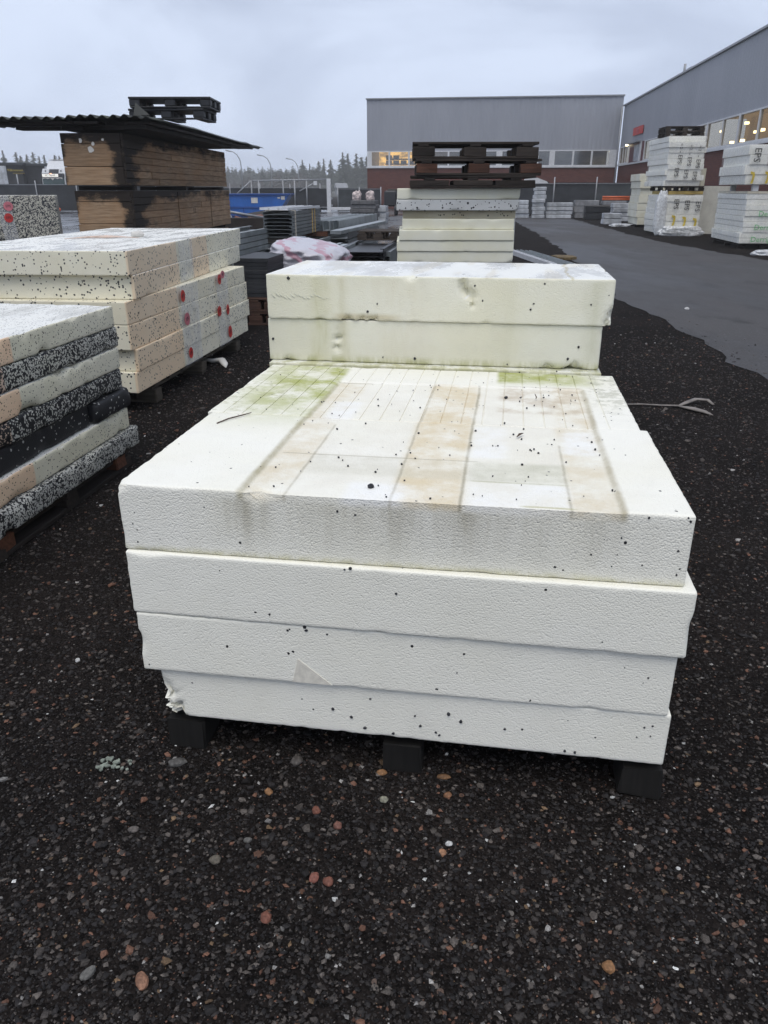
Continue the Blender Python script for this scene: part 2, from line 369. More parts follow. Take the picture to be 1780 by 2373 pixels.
    put(m.mul(side, m.mul(m.step(zz, .56, .565), m.step(zz, .567, .585, 1, 0))), m.step(n2, .35, .6, .1, .8), (.62, .60, .42))
    return c
def rear_stains(m, p, c):
    x, y, z = m.xyz(p); n1 = m.noise(p, 6, 5, .65); n2 = m.noise(m.scale(p, (14, 14, 3)), 1.5, 5, .65)
    def put(k, amt, colr):
        nonlocal c; c = m.mix(m.mul(k, amt), c, colr)
    front = m.step(z, 1.015, 1.03, 1, 0)
    for at, w, a, cc in ((-.69, .055, .7, (.50, .48, .24)), (-.6, .03, .4, (.5, .46, .28)), (-.40, .22, .35, (.62, .56, .40)), (.3, .05, .4, (.5, .5, .33)), (.0, .1, .25, (.6, .58, .42))):
        k = m.mul(m.step(m.math('ABSOLUTE', m.math('SUBTRACT', m.math('ADD', x, m.mul(m.math('SUBTRACT', n1, .5), .06)), at)), 0, w, 1, 0), front)
        put(m.mul(k, m.step(n2, .35, .65, .35, 1.)), a, cc)
    put(m.mul(m.step(z, .72, .75, 1, 0), front), m.step(n2, .4, .6, .15, .7), (.42, .42, .2))
    put(m.mul(m.step(m.math('ABSOLUTE', m.math('SUBTRACT', z, .885)), 0, .02, 1, 0), m.mul(m.step(x, -.66, -.6), m.step(x, -.45, -.35, 1, 0))), .6, (.5, .42, .24))
    topm = m.step(z, 1.022, 1.034)
    band = m.noise(m.scale(p, (9, 1.4, 1)), 1.0, 3, .5); put(topm, m.step(band, .52, .62, 0, .35), (.62, .55, .40))
    put(m.mul(topm, m.step(m.math('ABSOLUTE', m.math('SUBTRACT', m.math('ADD', x, m.mul(m.math('SUBTRACT', n1, .5), .08)), .21)), 0, .012, 1, 0)), .7, (.5, .42, .22))
    return c
M = {}
M['gravel'] = gravel_ground(); M['road'] = asphalt('road_asphalt', (.026, .025, .026), (.052, .050, .052), .5, .85)
M['wetyard'] = asphalt('wet_asphalt', (.035, .035, .038), (.075, .075, .08), .06, .5)
M['stones'] = stone_mat()
M['eps_main'] = eps('foam_weathered_white', (.87, .855, .775), (.81, .785, .65), .5, frac=.0035, sscale=170, extra=main_stains_shadows, bstr=.6)
M['eps_low'] = eps('foam_white', (.87, .855, .77), (.82, .80, .69), .5, frac=.002, sscale=170, bstr=.5)
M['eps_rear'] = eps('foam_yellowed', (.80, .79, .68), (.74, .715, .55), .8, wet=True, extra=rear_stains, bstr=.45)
M['eps_mid'] = eps('foam_cream', (.78, .77, .65), (.72, .69, .50), .7, bstr=.3)
M['eps_mid_brown'] = eps('foam_browned', (.52, .48, .36), (.38, .32, .2), .7, frac=.05, sscale=60)
M['eps_midspeck'] = eps('foam_mid_speckled', (.62, .63, .62), (.5, .5, .48), .5, frac=.2, sscale=55)
PB = ((.78, .55, .37), [(2.0, 2.70)], -1.835)
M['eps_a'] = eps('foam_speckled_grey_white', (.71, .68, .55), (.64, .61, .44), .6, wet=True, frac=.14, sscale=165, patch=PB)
M['eps_adark'] = eps('foam_black_white_mix', (.55, .545, .49), (.5, .5, .4), .5, frac=.62, sscale=165, patch=((.55, .40, .30), [(2.0, 2.62)], -1.835))
M['eps_adark2'] = eps('foam_black_white_mix_darker', (.5, .5, .46), (.45, .45, .4), .5, frac=.76, sscale=165, patch=((.5, .37, .28), [(2.0, 2.60)], -1.835))
M['eps_black'] = eps('foam_black', (.013, .014, .017), (.02, .02, .022), .5, frac=.06, sscale=95, scol=(.45, .45, .42))
M['eps_agrey'] = eps('foam_salt_and_pepper', (.50, .50, .47), (.46, .46, .4), .5, frac=.5, sscale=160)
M['eps_b'] = eps('foam_cream_speckled', (.79, .75, .61), (.74, .68, .50), .7, frac=.15, sscale=85, scol=(.04, .04, .045), patch=((.78, .60, .41), [(4.40, 5.28)], -2.165))
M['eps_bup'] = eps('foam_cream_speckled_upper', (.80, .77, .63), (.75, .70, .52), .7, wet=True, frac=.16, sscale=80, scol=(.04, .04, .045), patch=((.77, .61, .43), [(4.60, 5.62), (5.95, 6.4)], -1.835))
M['eps_c'] = eps('foam_coarse_mix', (.50, .48, .41), (.44, .42, .34), .5, frac=.48, sscale=125, scol=(.04, .042, .05))
M['eps_cdark'] = eps('foam_coarse_mix_dark', (.4, .4, .36), (.4, .38, .3), .5, frac=.68, sscale=90)
M['eps_pack'] = eps('foam_pack', (.83, .83, .78), (.76, .75, .65), .5, bstr=.0, rough=.4)
M['eps_packy'] = eps('foam_pack_cream', (.70, .69, .60), (.62, .59, .45), .7, bstr=.05)
M['bead'] = plain('dark_bead', (.012, .013, .018), .5, .2)
M['w_dark'] = wood('dark_wet_wood', (.034, .026, .021)); M['w_dark_y'] = wood('dark_wet_wood_along', (.026, .02, .017), axis=1)
M['w_pal'] = wood('pallet_wood_wet', (.05, .038, .03)); M['w_pal_y'] = wood('pallet_wood_wet_along', (.05, .038, .03), axis=1)
M['w_red'] = wood('red_brown_wood', (.16, .065, .035)); M['w_grey'] = wood('grey_wood', (.10, .085, .07))
M['w_main'] = wood('shaded_pallet_foot_wood', (.012, .011, .010), axis=2)  # near-black tone paints in the deep shade under the stack
M['steel'] = plain('galvanised_steel', (.34, .37, .38), .42, .2, 3, metal=.55)
M['steel_dk'] = plain('grey_steel_sheet', (.16, .175, .18), .4, .2, 3, metal=.5)
M['black'] = plain('black_coating', (.012, .013, .016), .45, .3)
M['anth'] = plain('anthracite_board', (.022, .024, .029), .55, .2, 5)
M['white_metal'] = plain('white_painted_metal', (.62, .63, .65), .4, .08)
M['galv'] = plain('galvanised_post', (.30, .31, .33), .5, .15, metal=.3)
M['strap'] = plain('yellow_strap', (.55, .36, .12), .5, .1); M['wstrap'] = plain('pale_strap', (.55, .50, .42), .5, .1)
M['blue'] = plain('blue_paint', (.015, .10, .36), .4, .12, 2); M['blue2'] = plain('blue_paint_dark', (.012, .06, .24), .45, .12, 2)
M['rust'] = plain('rusty_metal', (.13, .055, .04), .7, .5, 6); M['red'] = plain('red_print', (.50, .035, .03), .45, .1)
M['pink'] = plain('faded_red_print', (.52, .16, .19), .5, .15); M['ink'] = plain('black_ink', (.02, .02, .025), .5, .1)
M['yel'] = plain('yellow_print', (.55, .42, .05), .5, .15); M['green'] = plain('green_print', (.12, .42, .16), .5, .2)
M['orange'] = plain('orange_plastic', (.55, .11, .03), .5, .1); M['wood_y'] = wood('yellow_board', (.42, .31, .10))
M['paper'] = plain('torn_paper', (.62, .60, .56), .7, .1)
M['screen'] = plain('privacy_screen', (.022, .025, .031), .7, .3, 1.5); M['screen2'] = plain('privacy_screen_faded', (.045, .052, .058), .7, .3, 1.5)
M['grey_pk'] = plain('grey_block', (.22, .225, .24), .6, .3, 3); M['grey_lt'] = plain('frosted_pack', (.42, .44, .47), .5, .3, 3)
M['dkbrick'] = plain('dark_paver_pack', (.10, .10, .105), .7, .35, 9); M['bark'] = plain('bark', (.06, .045, .035), .9, .3)
M['sack'] = plain('pale_sack', (.55, .47, .45), .7, .2); M['twig'] = plain('twig_brown', (.07, .04, .025), .8, .2)
def film(name, c=(.75, .76, .78), alpha=.42, rough=.25):
    m = Mat(name, rough, .5); m.col(c); p = m.obj(); m.bump(m.noise(p, 5, 3, .6), .2, .01)
    tr = m.N('BsdfTransparent'); mx = m.N('MixShader'); m.put(mx.inputs[0], m.step(m.noise(p, 14, 4, .6), .3, .7, alpha * .6, min(1, alpha * 1.5)))
    m.nt.links.new(tr.outputs[0], mx.inputs[1]); m.nt.links.new(m.b.outputs[0], mx.inputs[2]); m.nt.links.new(mx.outputs[0], m.out.inputs[0]); return m.done()
M['film'] = film('clear_film', (.78, .79, .81), .15); M['film2'] = film('white_film', (.72, .74, .76), .8)
def crate_wood():
    m = Mat('mouldy_crate_wood', .8, .25); p = m.attr(); o = m.obj()
    g = m.noise(m.scale(p, (3, 3, 40)), 1, 6, .6); b = m.noise(p, 1.5, 5, .65); b2 = m.noise(m.scale(p, (2.5, 1.2, 5)), 1.6, 5, .7); x, y, z = m.xyz(p)
    c = m.mix(m.step(g, .3, .7), (.23, .155, .095), (.41, .285, .18)); c = m.mix(m.mul(m.step(b, .4, .65), .6), c, (.30, .17, .085))
    r = m.step(rnd_info(m), 0, 1, .72, 1.15, False); hs = m.N('HueSaturation'); m.put(hs.inputs['Value'], r); m.put(hs.inputs['Color'], c); c = hs.outputs[0]
    # black mould: by the near corner, along the top and in drips
    k = m.math('ADD', m.mul(m.step(m.math('ABSOLUTE', m.math('SUBTRACT', x, .36)), 0, .22, .42, 0), m.step(y, -2.99, -1.9, 1, .12)), m.step(z, .38, .66, 0, .40))
    k = m.math('ADD', k, m.step(x, -.48, -.33, .42, 0)); k = m.mul(k, m.step(y, -3, 3.2, 1.1, .55))
    c = m.mix(m.mul(m.step(m.math('ADD', b2, k), .59, .90), .95), c, (.012, .011, .011)); m.col(c); m.bump(g, .6, .004); return m.done()
M['crate'] = crate_wood()
def roofsheet():
    m = Mat('mossy_corrugated_sheet', .5, .4, .1); p = m.obj(); n = m.noise(p, 3, 5, .65)
    m.col(m.mix(m.step(n, .45, .65), (.035, .038, .036), (.075, .085, .06))); m.bump(m.noise(p, 20, 4), .3, .004); return m.done()
M['roofsheet'] = roofsheet()
def wrapmat():
    m = Mat('printed_white_wrap', .3, .5); p = m.obj(); n = m.noise(p, 3, 3, .6, True)
    q = m.vadd(m.scale(p, (1, 1, 1)), m.scale(n, .35)); x, y, z = m.xyz(q)
    w = m.math('SINE', m.mul(m.math('ADD', m.mul(x, 1.0), m.mul(z, 2.2)), 13.)); k = m.mul(m.step(w, .55, .8), m.step(m.xyz(p)[2], .12, .3, 1, .15))
    m.col(m.mix(m.mul(k, .6), (.50, .49, .54), (.40, .10, .16))); m.bump(m.noise(p, 12, 5, .6), .7, .02); return m.done()
M['wrap'] = wrapmat()
def cladding():
    m = Mat('grey_steel_cladding', .5, .4, .0); p = m.obj(); n = m.noise(m.scale(p, (1, 1, .25)), .6, 4, .6)
    m.col(m.mix(m.step(n, .3, .7), (.29, .305, .345), (.325, .34, .38))); return m.done()
M['clad'] = cladding()
def brick():
    m = Mat('dark_red_brick', .8, .2); t = m.N('TexBrick'); p = m.obj(); cb = m.N('CombineXYZ'); x, y, z = m.xyz(p); m.put(cb.inputs[0], m.math('ADD', x, y)); m.put(cb.inputs[1], z)
    m.put(t.inputs['Vector'], cb.outputs[0]); t.inputs['Scale'].default_value = 1; t.inputs['Brick Width'].default_value = .25; t.inputs['Row Height'].default_value = .077; t.inputs['Mortar Size'].default_value = .008
    t.inputs['Color1'].default_value = (.11, .036, .03, 1); t.inputs['Color2'].default_value = (.15, .05, .038, 1); t.inputs['Mortar'].default_value = (.09, .07, .065, 1); m.col(t.outputs[0]); return m.done()
M['brick'] = brick()
def glass(name, f=.88, tint=(.75, .72, .66)):
    m = Mat(name, .08, .5); tr = m.N('BsdfTransparent'); tr.inputs[0].default_value = (*tint, 1); gl = m.N('BsdfGlossy'); gl.inputs['Roughness'].default_value = .06; gl.inputs[0].default_value = (.8, .85, .9, 1)
    mx = m.N('MixShader'); mx.inputs[0].default_value = 1 - f; m.nt.links.new(tr.outputs[0], mx.inputs[1]); m.nt.links.new(gl.outputs[0], mx.inputs[2]); m.nt.links.new(mx.outputs[0], m.out.inputs[0]); return m.done()
M['glass'] = glass('window_glass')
def emis(name, c, s, c2=None, sc3=(2, 2, 2)):
    m = Mat(name, .7, .2); p = m.obj(); n = m.noise(m.scale(p, sc3), 1, 3, .6); cc = m.mix(m.step(n, .4, .62), c, c2 or c); m.col(cc)
    m.put(m.b.inputs['Emission Color'], cc); m.b.inputs['Emission Strength'].default_value = s; return m.done()
M['hall'] = emis('lit_hall_interior', (.50, .38, .23), .55, (.35, .265, .17), (.5, 3, .3)); M['hall2'] = emis('lit_store_interior', (.95, .62, .2), 1.7, (.3, .2, .08), (1.4, 1.4, 3))
M['hall3'] = emis('dim_hall_interior', (.05, .048, .05), .3, (.12, .115, .115), (.6, .6, 3)); M['lamp'] = emis('hall_lamp', (1, .86, .5), 6.)
M['darkclad'] = plain('dark_timber_cladding', (.022, .023, .028), .7, .25, 2); M['tint'] = plain('dark_windscreen', (.03, .06, .06), .15, .3, 2)
def needles(name, c0, c1):
    m = Mat(name, .8, .2); p = m.gpos(); m.col(m.mix(m.step(m.noise(p, .9, 4, .6), .35, .65), c0, c1)); return m.done()
M['needle'] = needles('spruce_needles', (.028, .040, .030), (.060, .072, .050)); M['needle2'] = needles('bare_birch_twigs', (.07, .062, .056), (.10, .09, .08))

# ------------------------------------------------------------------ ground, road, wet yard
def sheet(name, poly, z, mat, kind='structure'):
    me = bpy.data.meshes.new(name); me.from_pydata([(x, y, z) for x, y in poly], [], [tuple(range(len(poly)))]); me.update()
    bm = bmesh.new(); bm.from_mesh(me); bmesh.ops.recalc_face_normals(bm, faces=bm.faces)
    for f in bm.faces:
        if f.normal.z < 0: f.normal_flip()
    bmesh.ops.triangulate(bm, faces=bm.faces); bm.to_mesh(me); bm.free()
    return tag(link(name, me, mat), kind=kind)
sheet('ground', [(-900, -900), (900, -900), (900, 900), (-900, 900)], 0, M['gravel'])
def rough_edge(pts, amp, step=.25, seed=0):
    o = []
    for (a, b) in zip(pts[:-1], pts[1:]):
        a, b = Vector(a), Vector(b); n = max(1, int((b - a).length / step)); nn = Vector((-(b - a).y, (b - a).x)).normalized()
        for i in range(n):
            p = a.lerp(b, i / n); k = mn.noise(Vector((p.x * 1.7, p.y * 1.7, seed))) + .5 * mn.noise(Vector((p.x * 6, p.y * 6, seed))); w = p + nn * k * amp; o.append((w.x, w.y))
    o.append(tuple(pts[-1])); return o
lefte = rough_edge([(2.35, 2.0), (2.7, 4.2), (2.85, 5.5), (3.0, 7.5), (3.05, 9.95), (3.92, 16.76), (4.65, 22.98), (5.68, 34.75), (6.2, 43)], .13, .2, 3)
righte = rough_edge([(10.2, 43), (9.23, 41.17), (8.26, 31.84), (7.48, 21.83), (7.68, 16.03), (7.4, 8), (7.2, 2)], .16, .3, 5)
sheet('road', lefte + righte, .004, M['road'])
sheet('wet_yard', rough_edge([(-60, 13.5), (-2.4, 14.5), (1.6, 17), (2.8, 24), (3.6, 35), (4.5, 56), (40, 56), (40, 58), (-60, 58), (-60, 13.5)], .5, 1.0, 9), .004, M['wetyard'])

# gravel: tens of thousands of little stones, thinning with distance
def gravel_cloud(name, n, y0, y1, smin, smax, bv, bf, light=.06):
    u = rng.uniform(0, 1, n); y = y0 * (y1 / y0) ** u; x = rng.uniform(-1, 1, n) * (y * .60 + .75)
    s = smin * (smax / smin) ** (rng.uniform(0, 1, n) ** 2.2) * (1 + .16 * (y - y0))
    S = np.stack([s * rng.uniform(.8, 1.3, n), s * rng.uniform(.6, 1.0, n), s * rng.uniform(.4, .75, n)], 1)
    t = rng.uniform(0, 1, n); v = rng.uniform(.55, 1.6, n)[:, None]
    col = np.array([[.0142, .0125, .0127]]) * v
    def setc(m, c): col[m] = (np.array(c)[None] * rng.uniform(.5, 1.35, m.sum())[:, None])
    setc(t < light * 5.5, (.042, .036, .033)); setc(t < light * 2.4, (.088, .076, .068)); setc(t < light * 1.1, (.13, .066, .044)); setc(t < light * .42, (.13, .085, .05)); setc(t < light * .26, (.24, .23, .22)); setc(t < light * .03, (.55, .55, .54))
    keep = ~((x > np.interp(y, [p[1] for p in lefte], [p[0] for p in lefte]) + rng.uniform(-.05, .2, n) + rng.exponential(.12, n)) & (y > 2.0))
    C = np.stack([x, y, S[:, 2] * .35], 1)[keep]
    return tag(link(name, scatter_mesh(name, bv, bf, C, S[keep], rng.uniform(0, 6.3, keep.sum()), col[keep], .48), M['stones']), 'loose dark gravel covering the yard floor', 'gravel', kind='stuff')
OV = np.array([(1, 0, 0), (-1, 0, 0), (0, 1, 0), (0, -1, 0), (0, 0, 1), (0, 0, -1)], float); OF = np.array([(0, 2, 4), (2, 1, 4), (1, 3, 4), (3, 0, 4), (2, 0, 5), (1, 2, 5), (3, 1, 5), (0, 3, 5)])
gravel_cloud('gravel', 150000, .62, 7.5, .0016, .0062, OV, OF, .072)
gravel_cloud('gravel', 9000, .62, 9.0, .0040, .0092, IV, IF, .10)
def stone(x, y, sx, sy, sz, c, rot, label, name='stone', cat='stone'):
    me = scatter_mesh('stone', IV2, IF2, np.array([[0, 0, sz * .45]]), np.array([[sx, sy, sz]]), np.array([rot]), None, .13)
    key = 'stone_%.2f_%.2f_%.2f' % c
    mat = M.get(key) or stone_solid(key, c); M[key] = mat
    o = link(name, me, mat, None, (x, y, 0)); return tag(o, label, cat, 'larger stones lying in the gravel')
OR, GR, RD, LT = (.36, .19, .09), (.17, .165, .155), (.24, .10, .07), (.42, .41, .37)
STONES = [(.413, .967, .0125, .012, .009, OR, .3, 'orange-brown rounded stone alone at the lower right'),
 (-.54, .955, .016, .010, .007, GR, .9, 'flat grey stone at the lower left edge'),
 (-.437, .94, .012, .017, .009, (.32, .17, .11), .5, 'pinkish brown oblong stone at the lower left'),
 (-.232, 1.07, .011, .013, .009, RD, .2, 'red-brown triangular stone in the lower left gravel'),
 (.0, 1.385, .010, .009, .008, (.36, .35, .27), .1, 'pale cream square stone below the middle of the foam stack'),
 (-.218, 1.515, .016, .014, .011, (.13, .115, .105), .7, 'dull brown round stone in front of the pallet by its middle foot'),
 (-.515, 1.51, .024, .013, .009, (.12, .115, .11), .2, 'dark grey flat stone in front of the left pallet foot'),
 (-.006, 1.475, .013, .008, .007, OR, .1, 'orange-brown flat stone in front of the middle pallet foot'),
 (.145, 1.46, .017, .008, .006, (.22, .12, .06), 0, 'brown flake stone right of the middle pallet foot'),
 (.15, 1.40, .010, .008, .006, (.30, .15, .08), .4, 'small orange stone between the middle and right pallet feet'),
 (-.274, 1.41, .009, .011, .008, OR, .6, 'orange triangular stone under the left part of the foam stack front'),
 (-.156, 1.35, .010, .012, .008, RD, .3, 'red stone under the middle of the foam stack front'),
 (-.104, 1.305, .010, .011, .008, (.27, .13, .10), .5, 'dull pink stone below the middle of the stack'),
 (-.145, 1.165, .013, .010, .008, (.30, .12, .09), 1.1, 'red stone of the pair at the bottom centre'),
 (-.115, 1.155, .011, .011, .008, (.24, .10, .07), .1, 'brown stone of the pair at the bottom centre'),
 (.125, 1.23, .009, .010, .007, (.45, .24, .14), .4, 'small orange stone right of the white foam crumb'),
 (-.30, 1.265, .010, .007, .006, GR, .2, 'grey stone in the gravel left of centre'),
 (-.56, 1.295, .012, .008, .006, (.16, .14, .13), .2, 'brownish grey stone at the left middle of the gravel'),
 (-.36, 1.21, .013, .010, .008, (.17, .15, .12), .2, 'grey-brown stone near two white shell rings')]
for q in STONES: stone(*q)
# white foam crumbs and a few scraps on the ground
for i, (x, y, s, lab) in enumerate([(.142, 1.255, .008, 'white foam crumb below the middle of the stack'), (.70, 1.62, .006, 'white foam crumb right of the right pallet foot'), (-.93, 1.96, .009, 'white crumb left of the foam stack'), (.62, 1.19, .005, 'tiny white crumb at the right edge of the gravel'), (1.92, 8.0, .03, 'white scrap where the road meets the gravel'), (3.6, 9.3, .03, 'white scrap on the asphalt road')]):
    stone(x, y, s, s * .8, s * .7, (.75, .75, .74), i, lab, 'foam_crumb', 'foam crumb')
mb = MB()
for k in range(26):
    a = random.uniform(0, 6.3); r = random.uniform(0, .035); x, y = math.cos(a) * r * 1.3, math.sin(a) * r * .8; s = random.uniform(.003, .008)
    mb.prism([(x + s * math.cos(q) * random.uniform(.6, 1.2), y + s * math.sin(q) * random.uniform(.6, 1.2)) for q in (0, 1, 2, 3, 4, 5)], 'z', 0.002, random.uniform(.004, .007))
tag(mb.build('lichen_clump', plain('pale_lichen', (.20, .225, .19), .8, .4, 80), None, (-.665, 1.50, .004)), 'pale grey-green lichen clump left of the front pallet', 'lichen')

# ------------------------------------------------------------------ pallets
def pallet(fr, s, t, z, W, D, label, matx, maty, group='wooden pallets', rot=0, nb=(3, 3), hb=.078, boards=5, cat='pallet', seed=0, bottom=True, blockmat=None, bwid=.14):
    """W across (x), D deep (y); built from deck boards, stringer boards, blocks and bottom boards"""
    e = empty('pallet', fr(s, t, z), fr.rz - R(rot), label, cat, group)
    rr = random.Random(seed + 11); bt = .02; zz = 0
    bw = .1 if nb[0] == 3 else .12; ys = [-D / 2 + .05 + i * (D - .1) / (nb[1] - 1) for i in range(nb[1])]; xs = [-W / 2 + bwid / 2 + i * (W - bwid) / (nb[0] - 1) for i in range(nb[0])]
    if bottom:
        for y in ys: pbox('bottom_board', matx, e, (0, y, bt / 2), (W, .1, bt), .003, rr.randint(1, 9))
        zz = bt
    for y in ys:
        for x in xs: pbox('block', (blockmat or matx) if y == ys[0] else matx, e, (x + rr.uniform(-.004, .004), y, zz + hb / 2), (bwid, .1, hb), .004, rr.randint(1, 9))
    zz += hb
    for x in xs: pbox('stringer_board', maty, e, (x, 0, zz + bt / 2), (.1, D, bt), .003, rr.randint(1, 9))
    zz += bt
    for i in range(boards):
        y = -D / 2 + .06 + i * (D - .12) / (boards - 1); pbox('deck_board', matx, e, (0, y, zz + bt / 2), (W, .115, bt), .003, rr.randint(1, 9))
    return e

F9, F8, F75, F35, F0 = Fr(9), Fr(8), Fr(7.5), Fr(3.5), Fr(0)
# ------------------------------------------------------------------ front stack
e = empty('pallet', F9(-.185, 2.06, 0), F9.rz, 'low dark pallet with square feet under the front white foam stack', 'pallet', 'wooden pallets')
for t in (1.522, 2.06, 2.62):
    for k, s in enumerate((-.742, -.19, .375)):
        pbox('block', M['w_main'], e, (s + .185, t - 2.06, .041), (.094, .1, .082), .004, 3 + k)
for s in (-.742, -.19, .375): pbox('stringer_board', M['w_main'], e, (s + .185, .02, .092), (.1, 1.16, .018), .002, 5)
G1 = 'slabs of the front white foam stack'
W0 = 1.222
sl4 = slab(F9, -.790, .414, 1.466, 2.68, .105, .245, M['eps_low'], 'lowest white foam slab of the front stack, broken at its left corner', G1, chips=[(-.602, -.607, 0.0, .06), (-.602, -.607, .06, .04), (-.57, -.607, 0, .03)], seed=4, g=.009)
sl3 = slab(F9, -.826, .399, 1.456, 2.66, .245, .405, M['eps_low'], 'third white foam slab from the top of the front stack, with a grey triangular mark', G1, rot=-.5, seed=5)
sl2 = slab(F9, -.824, .418, 1.449, 2.66, .405, .565, M['eps_low'], 'white foam slab just under the streaked top slab of the front stack', G1, rot=0.1, seed=6)
# top layer: front half with the shallow print of a pallet, rear half with saw-cut grooves
def steps(v, at, w): return np.clip((v - at) / w, 0, 1)
def print_fn(cs, ct, grooves=(), back=2.5):
    def fn(x, y):
        s, t = x + cs, y + ct
        k = steps(s, -.548, .004) * (1 - steps(s, .250, .004)) * (1 - steps(t, back, .004))
        h = -.0045 * k
        for g in grooves: h = h - .0028 * np.clip(1 - (np.abs(s - g) - .0008) / .0012, 0, 1)
        return h
    return fn
c1 = (-.830 + .392) / 2; ct1 = (1.463 + 2.055) / 2
ex = lambda c: [v - c for v in (-.548, -.544, .250, .254)]
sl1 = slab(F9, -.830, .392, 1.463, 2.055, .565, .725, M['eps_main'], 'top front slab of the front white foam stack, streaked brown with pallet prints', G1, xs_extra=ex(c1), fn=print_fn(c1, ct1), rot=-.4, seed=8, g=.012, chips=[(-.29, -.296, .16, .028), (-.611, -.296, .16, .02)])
grv = [-.80 + .0575 * i for i in range(20)]; grv = [g for g in grv if abs(g + .548) > .012 and abs(g - .25) > .012 and g < .34]
c2 = (-.848 + .374) / 2; ct2 = (2.06 + 2.72) / 2
gx = sorted(ex(c2) + [g + d - c2 for g in grv for d in (-.002, -.0008, .0008, .002)])
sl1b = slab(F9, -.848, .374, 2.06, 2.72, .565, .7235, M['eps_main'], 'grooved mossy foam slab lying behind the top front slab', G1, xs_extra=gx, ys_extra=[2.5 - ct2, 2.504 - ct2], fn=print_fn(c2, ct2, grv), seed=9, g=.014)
FB = [(-.631, .68), (-.803, .629), (-.795, .615), (-.797, .585), (-.433, .704), (-.334, .689), (-.295, .683), (-.275, .707), (-.191, .704), (-.315, .558), (-.202, .508), (-.492, .429), (-.459, .388), (-.419, .4), (-.415, .392), (-.367, .386), (-.81, .261), (-.405, .165), (-.356, .171), (-.265, .211), (-.312, .153), (-.278, .125), (-.21, .117), (.221, .662), (.254, .667), (.368, .646), (.302, .609), (.242, .602), (.377, .606), (.372, .592), (.302, .715), (.377, .719), (.382, .712), (.243, .43), (-.069, .312), (.345, .341), (.336, .327), (-.08, .19), (-.05, .172), (-.145, .148), (-.108, .133), (-.099, .126), (.052, .163), (.377, .212), (.36, .206), (.376, .184), (.347, .177), (.193, .118), (.216, .117), (-.158, .175)]
def face_pts(o, t0, s0, s1, z0, pts): return [(s - (s0 + s1) / 2, -t0, z - z0) for s, z in pts]
beads(sl1, face_pts(sl1, .2955, -.830, .392, .565, [p for p in FB if p[1] > .568]) +
      [(random.uniform(-.59, .59), random.uniform(-.28, .28), .1585 if not -.32 < 0 else .1565) for _ in range(85)], M['bead'], .0026)
beads(sl1b, [(random.uniform(-.58, .58), random.uniform(-.32, .3), .156) for _ in range(55)] + [(random.gauss(.36, .1), random.gauss(-.02, .15), .157) for _ in range(26)], M['bead'], .0026)
beads(sl2, face_pts(sl2, .6045, -.824, .418, .405, [p for p in FB if .407 < p[1] < .563]) + [(-.1, -.6045, .156)], M['bead'])
beads(sl3, face_pts(sl3, .601, -.826, .399, .245, [p for p in FB if .248 < p[1] < .403]), M['bead'])
beads(sl4, face_pts(sl4, .607, -.790, .414, .105, [p for p in FB if p[1] < .243]), M['bead'])
mb = MB(); mb.prism([(-.045, -.035), (.05, -.035), (-.03, .03)], 'y', -.0007, .0007)
mb.build('grey_patch', plain('smeared_foam', (.66, .63, .55), .6, .12, 60), sl3, (-.195, -.6024, .038))
# things lying on the top
def on_top(s, t): return F9(s, t, .7225)
mb = MB(); mb.tube([(-.065, 0, .003), (-.02, .004, .005), (.03, -.002, .006), (.066, .003, .004)], [.0016, .0019, .0018, .001], 6)
tag(mb.build('twig', M['twig'], None, on_top(-.742, 1.995), (0, 0, R(52)), True), 'thin brown twig lying on the left edge of the top slab', 'twig')
mb = MB(); mb.tube([(-.016, -.012, .003), (0, 0, .006), (.016, .01, .004)], [.001, .0042, .0012], 6, .6)
tag(mb.build('bark_chip', M['twig'], None, on_top(.051, 1.956), (0, 0, R(20)), True), 'dark bark chip lying on the right part of the top slab', 'bark chip')
for s, t, r, lab in [(-.272, 1.533, .0075, 'black pebble on the front of the top slab'), (.011, 2.36, .006, 'dark brown pebble on the right rear of the grooved slab')]:
    me = scatter_mesh('pebble', IV2, IF2, np.array([[0, 0, r * .6]]), np.array([[r * 1.1, r * .8, r * .75]]), np.array([.5]), None, .15)
    tag(link('pebble', me, M['bead'], None, F9(s, t, .719)), lab, 'pebble', 'pebbles on the foam')
mb = MB(); mb.tube([(0, -.012, .003), (.004, 0, .004), (.001, .014, .012)], [.0012, .002, .0008], 5)
tag(mb.build('twig', M['twig'], None, on_top(.10, 2.36), None, True), 'short dark twig stub standing near the right rear of the grooved slab', 'twig')

# ------------------------------------------------------------------ rear stack of thick blocks
G2 = 'blocks of the rear yellowed foam stack'
pallet(F9, -.27, 3.13, 0, 1.2, .6, 'dark pallet hidden under the rear yellowed foam stack', M['w_dark'], M['w_dark_y'], bottom=False, boards=4, hb=.065)
for i, (z0, z1, w) in enumerate([(.108, .26, 'lowest'), (.26, .412, 'second lowest'), (.412, .563, 'third lowest')]):
    slab(F9, -.88 + .01 * i, .34 - .01 * i, 2.825, 3.43, z0, z1, M['eps_rear'], w + ' block of the rear yellowed foam stack, behind the front stack', G2, g=.03, seed=31 + i)
slab(F9, -.886, .344, 2.795, 3.42, .563, .716, M['eps_rear'], 'foam block whose pale front lip shows under the two big rear blocks', G2, g=.016, seed=21)
rb2 = slab(F9, -.894, .336, 2.835, 3.44, .716, .873, M['eps_rear'], 'lower of the two thick yellowed blocks on the rear stack, stained brown', G2, g=.011, seed=22, chip=.02, chipk=1.1, chips=[(-.345, -.3025, .09, .022), (-.35, -.3025, .055, .018), (.52, -.3025, 0, .03), (.43, -.3025, 0, .022), (-.35, -.3025, .12, .012), (-.55, -.3025, 0, .015)])
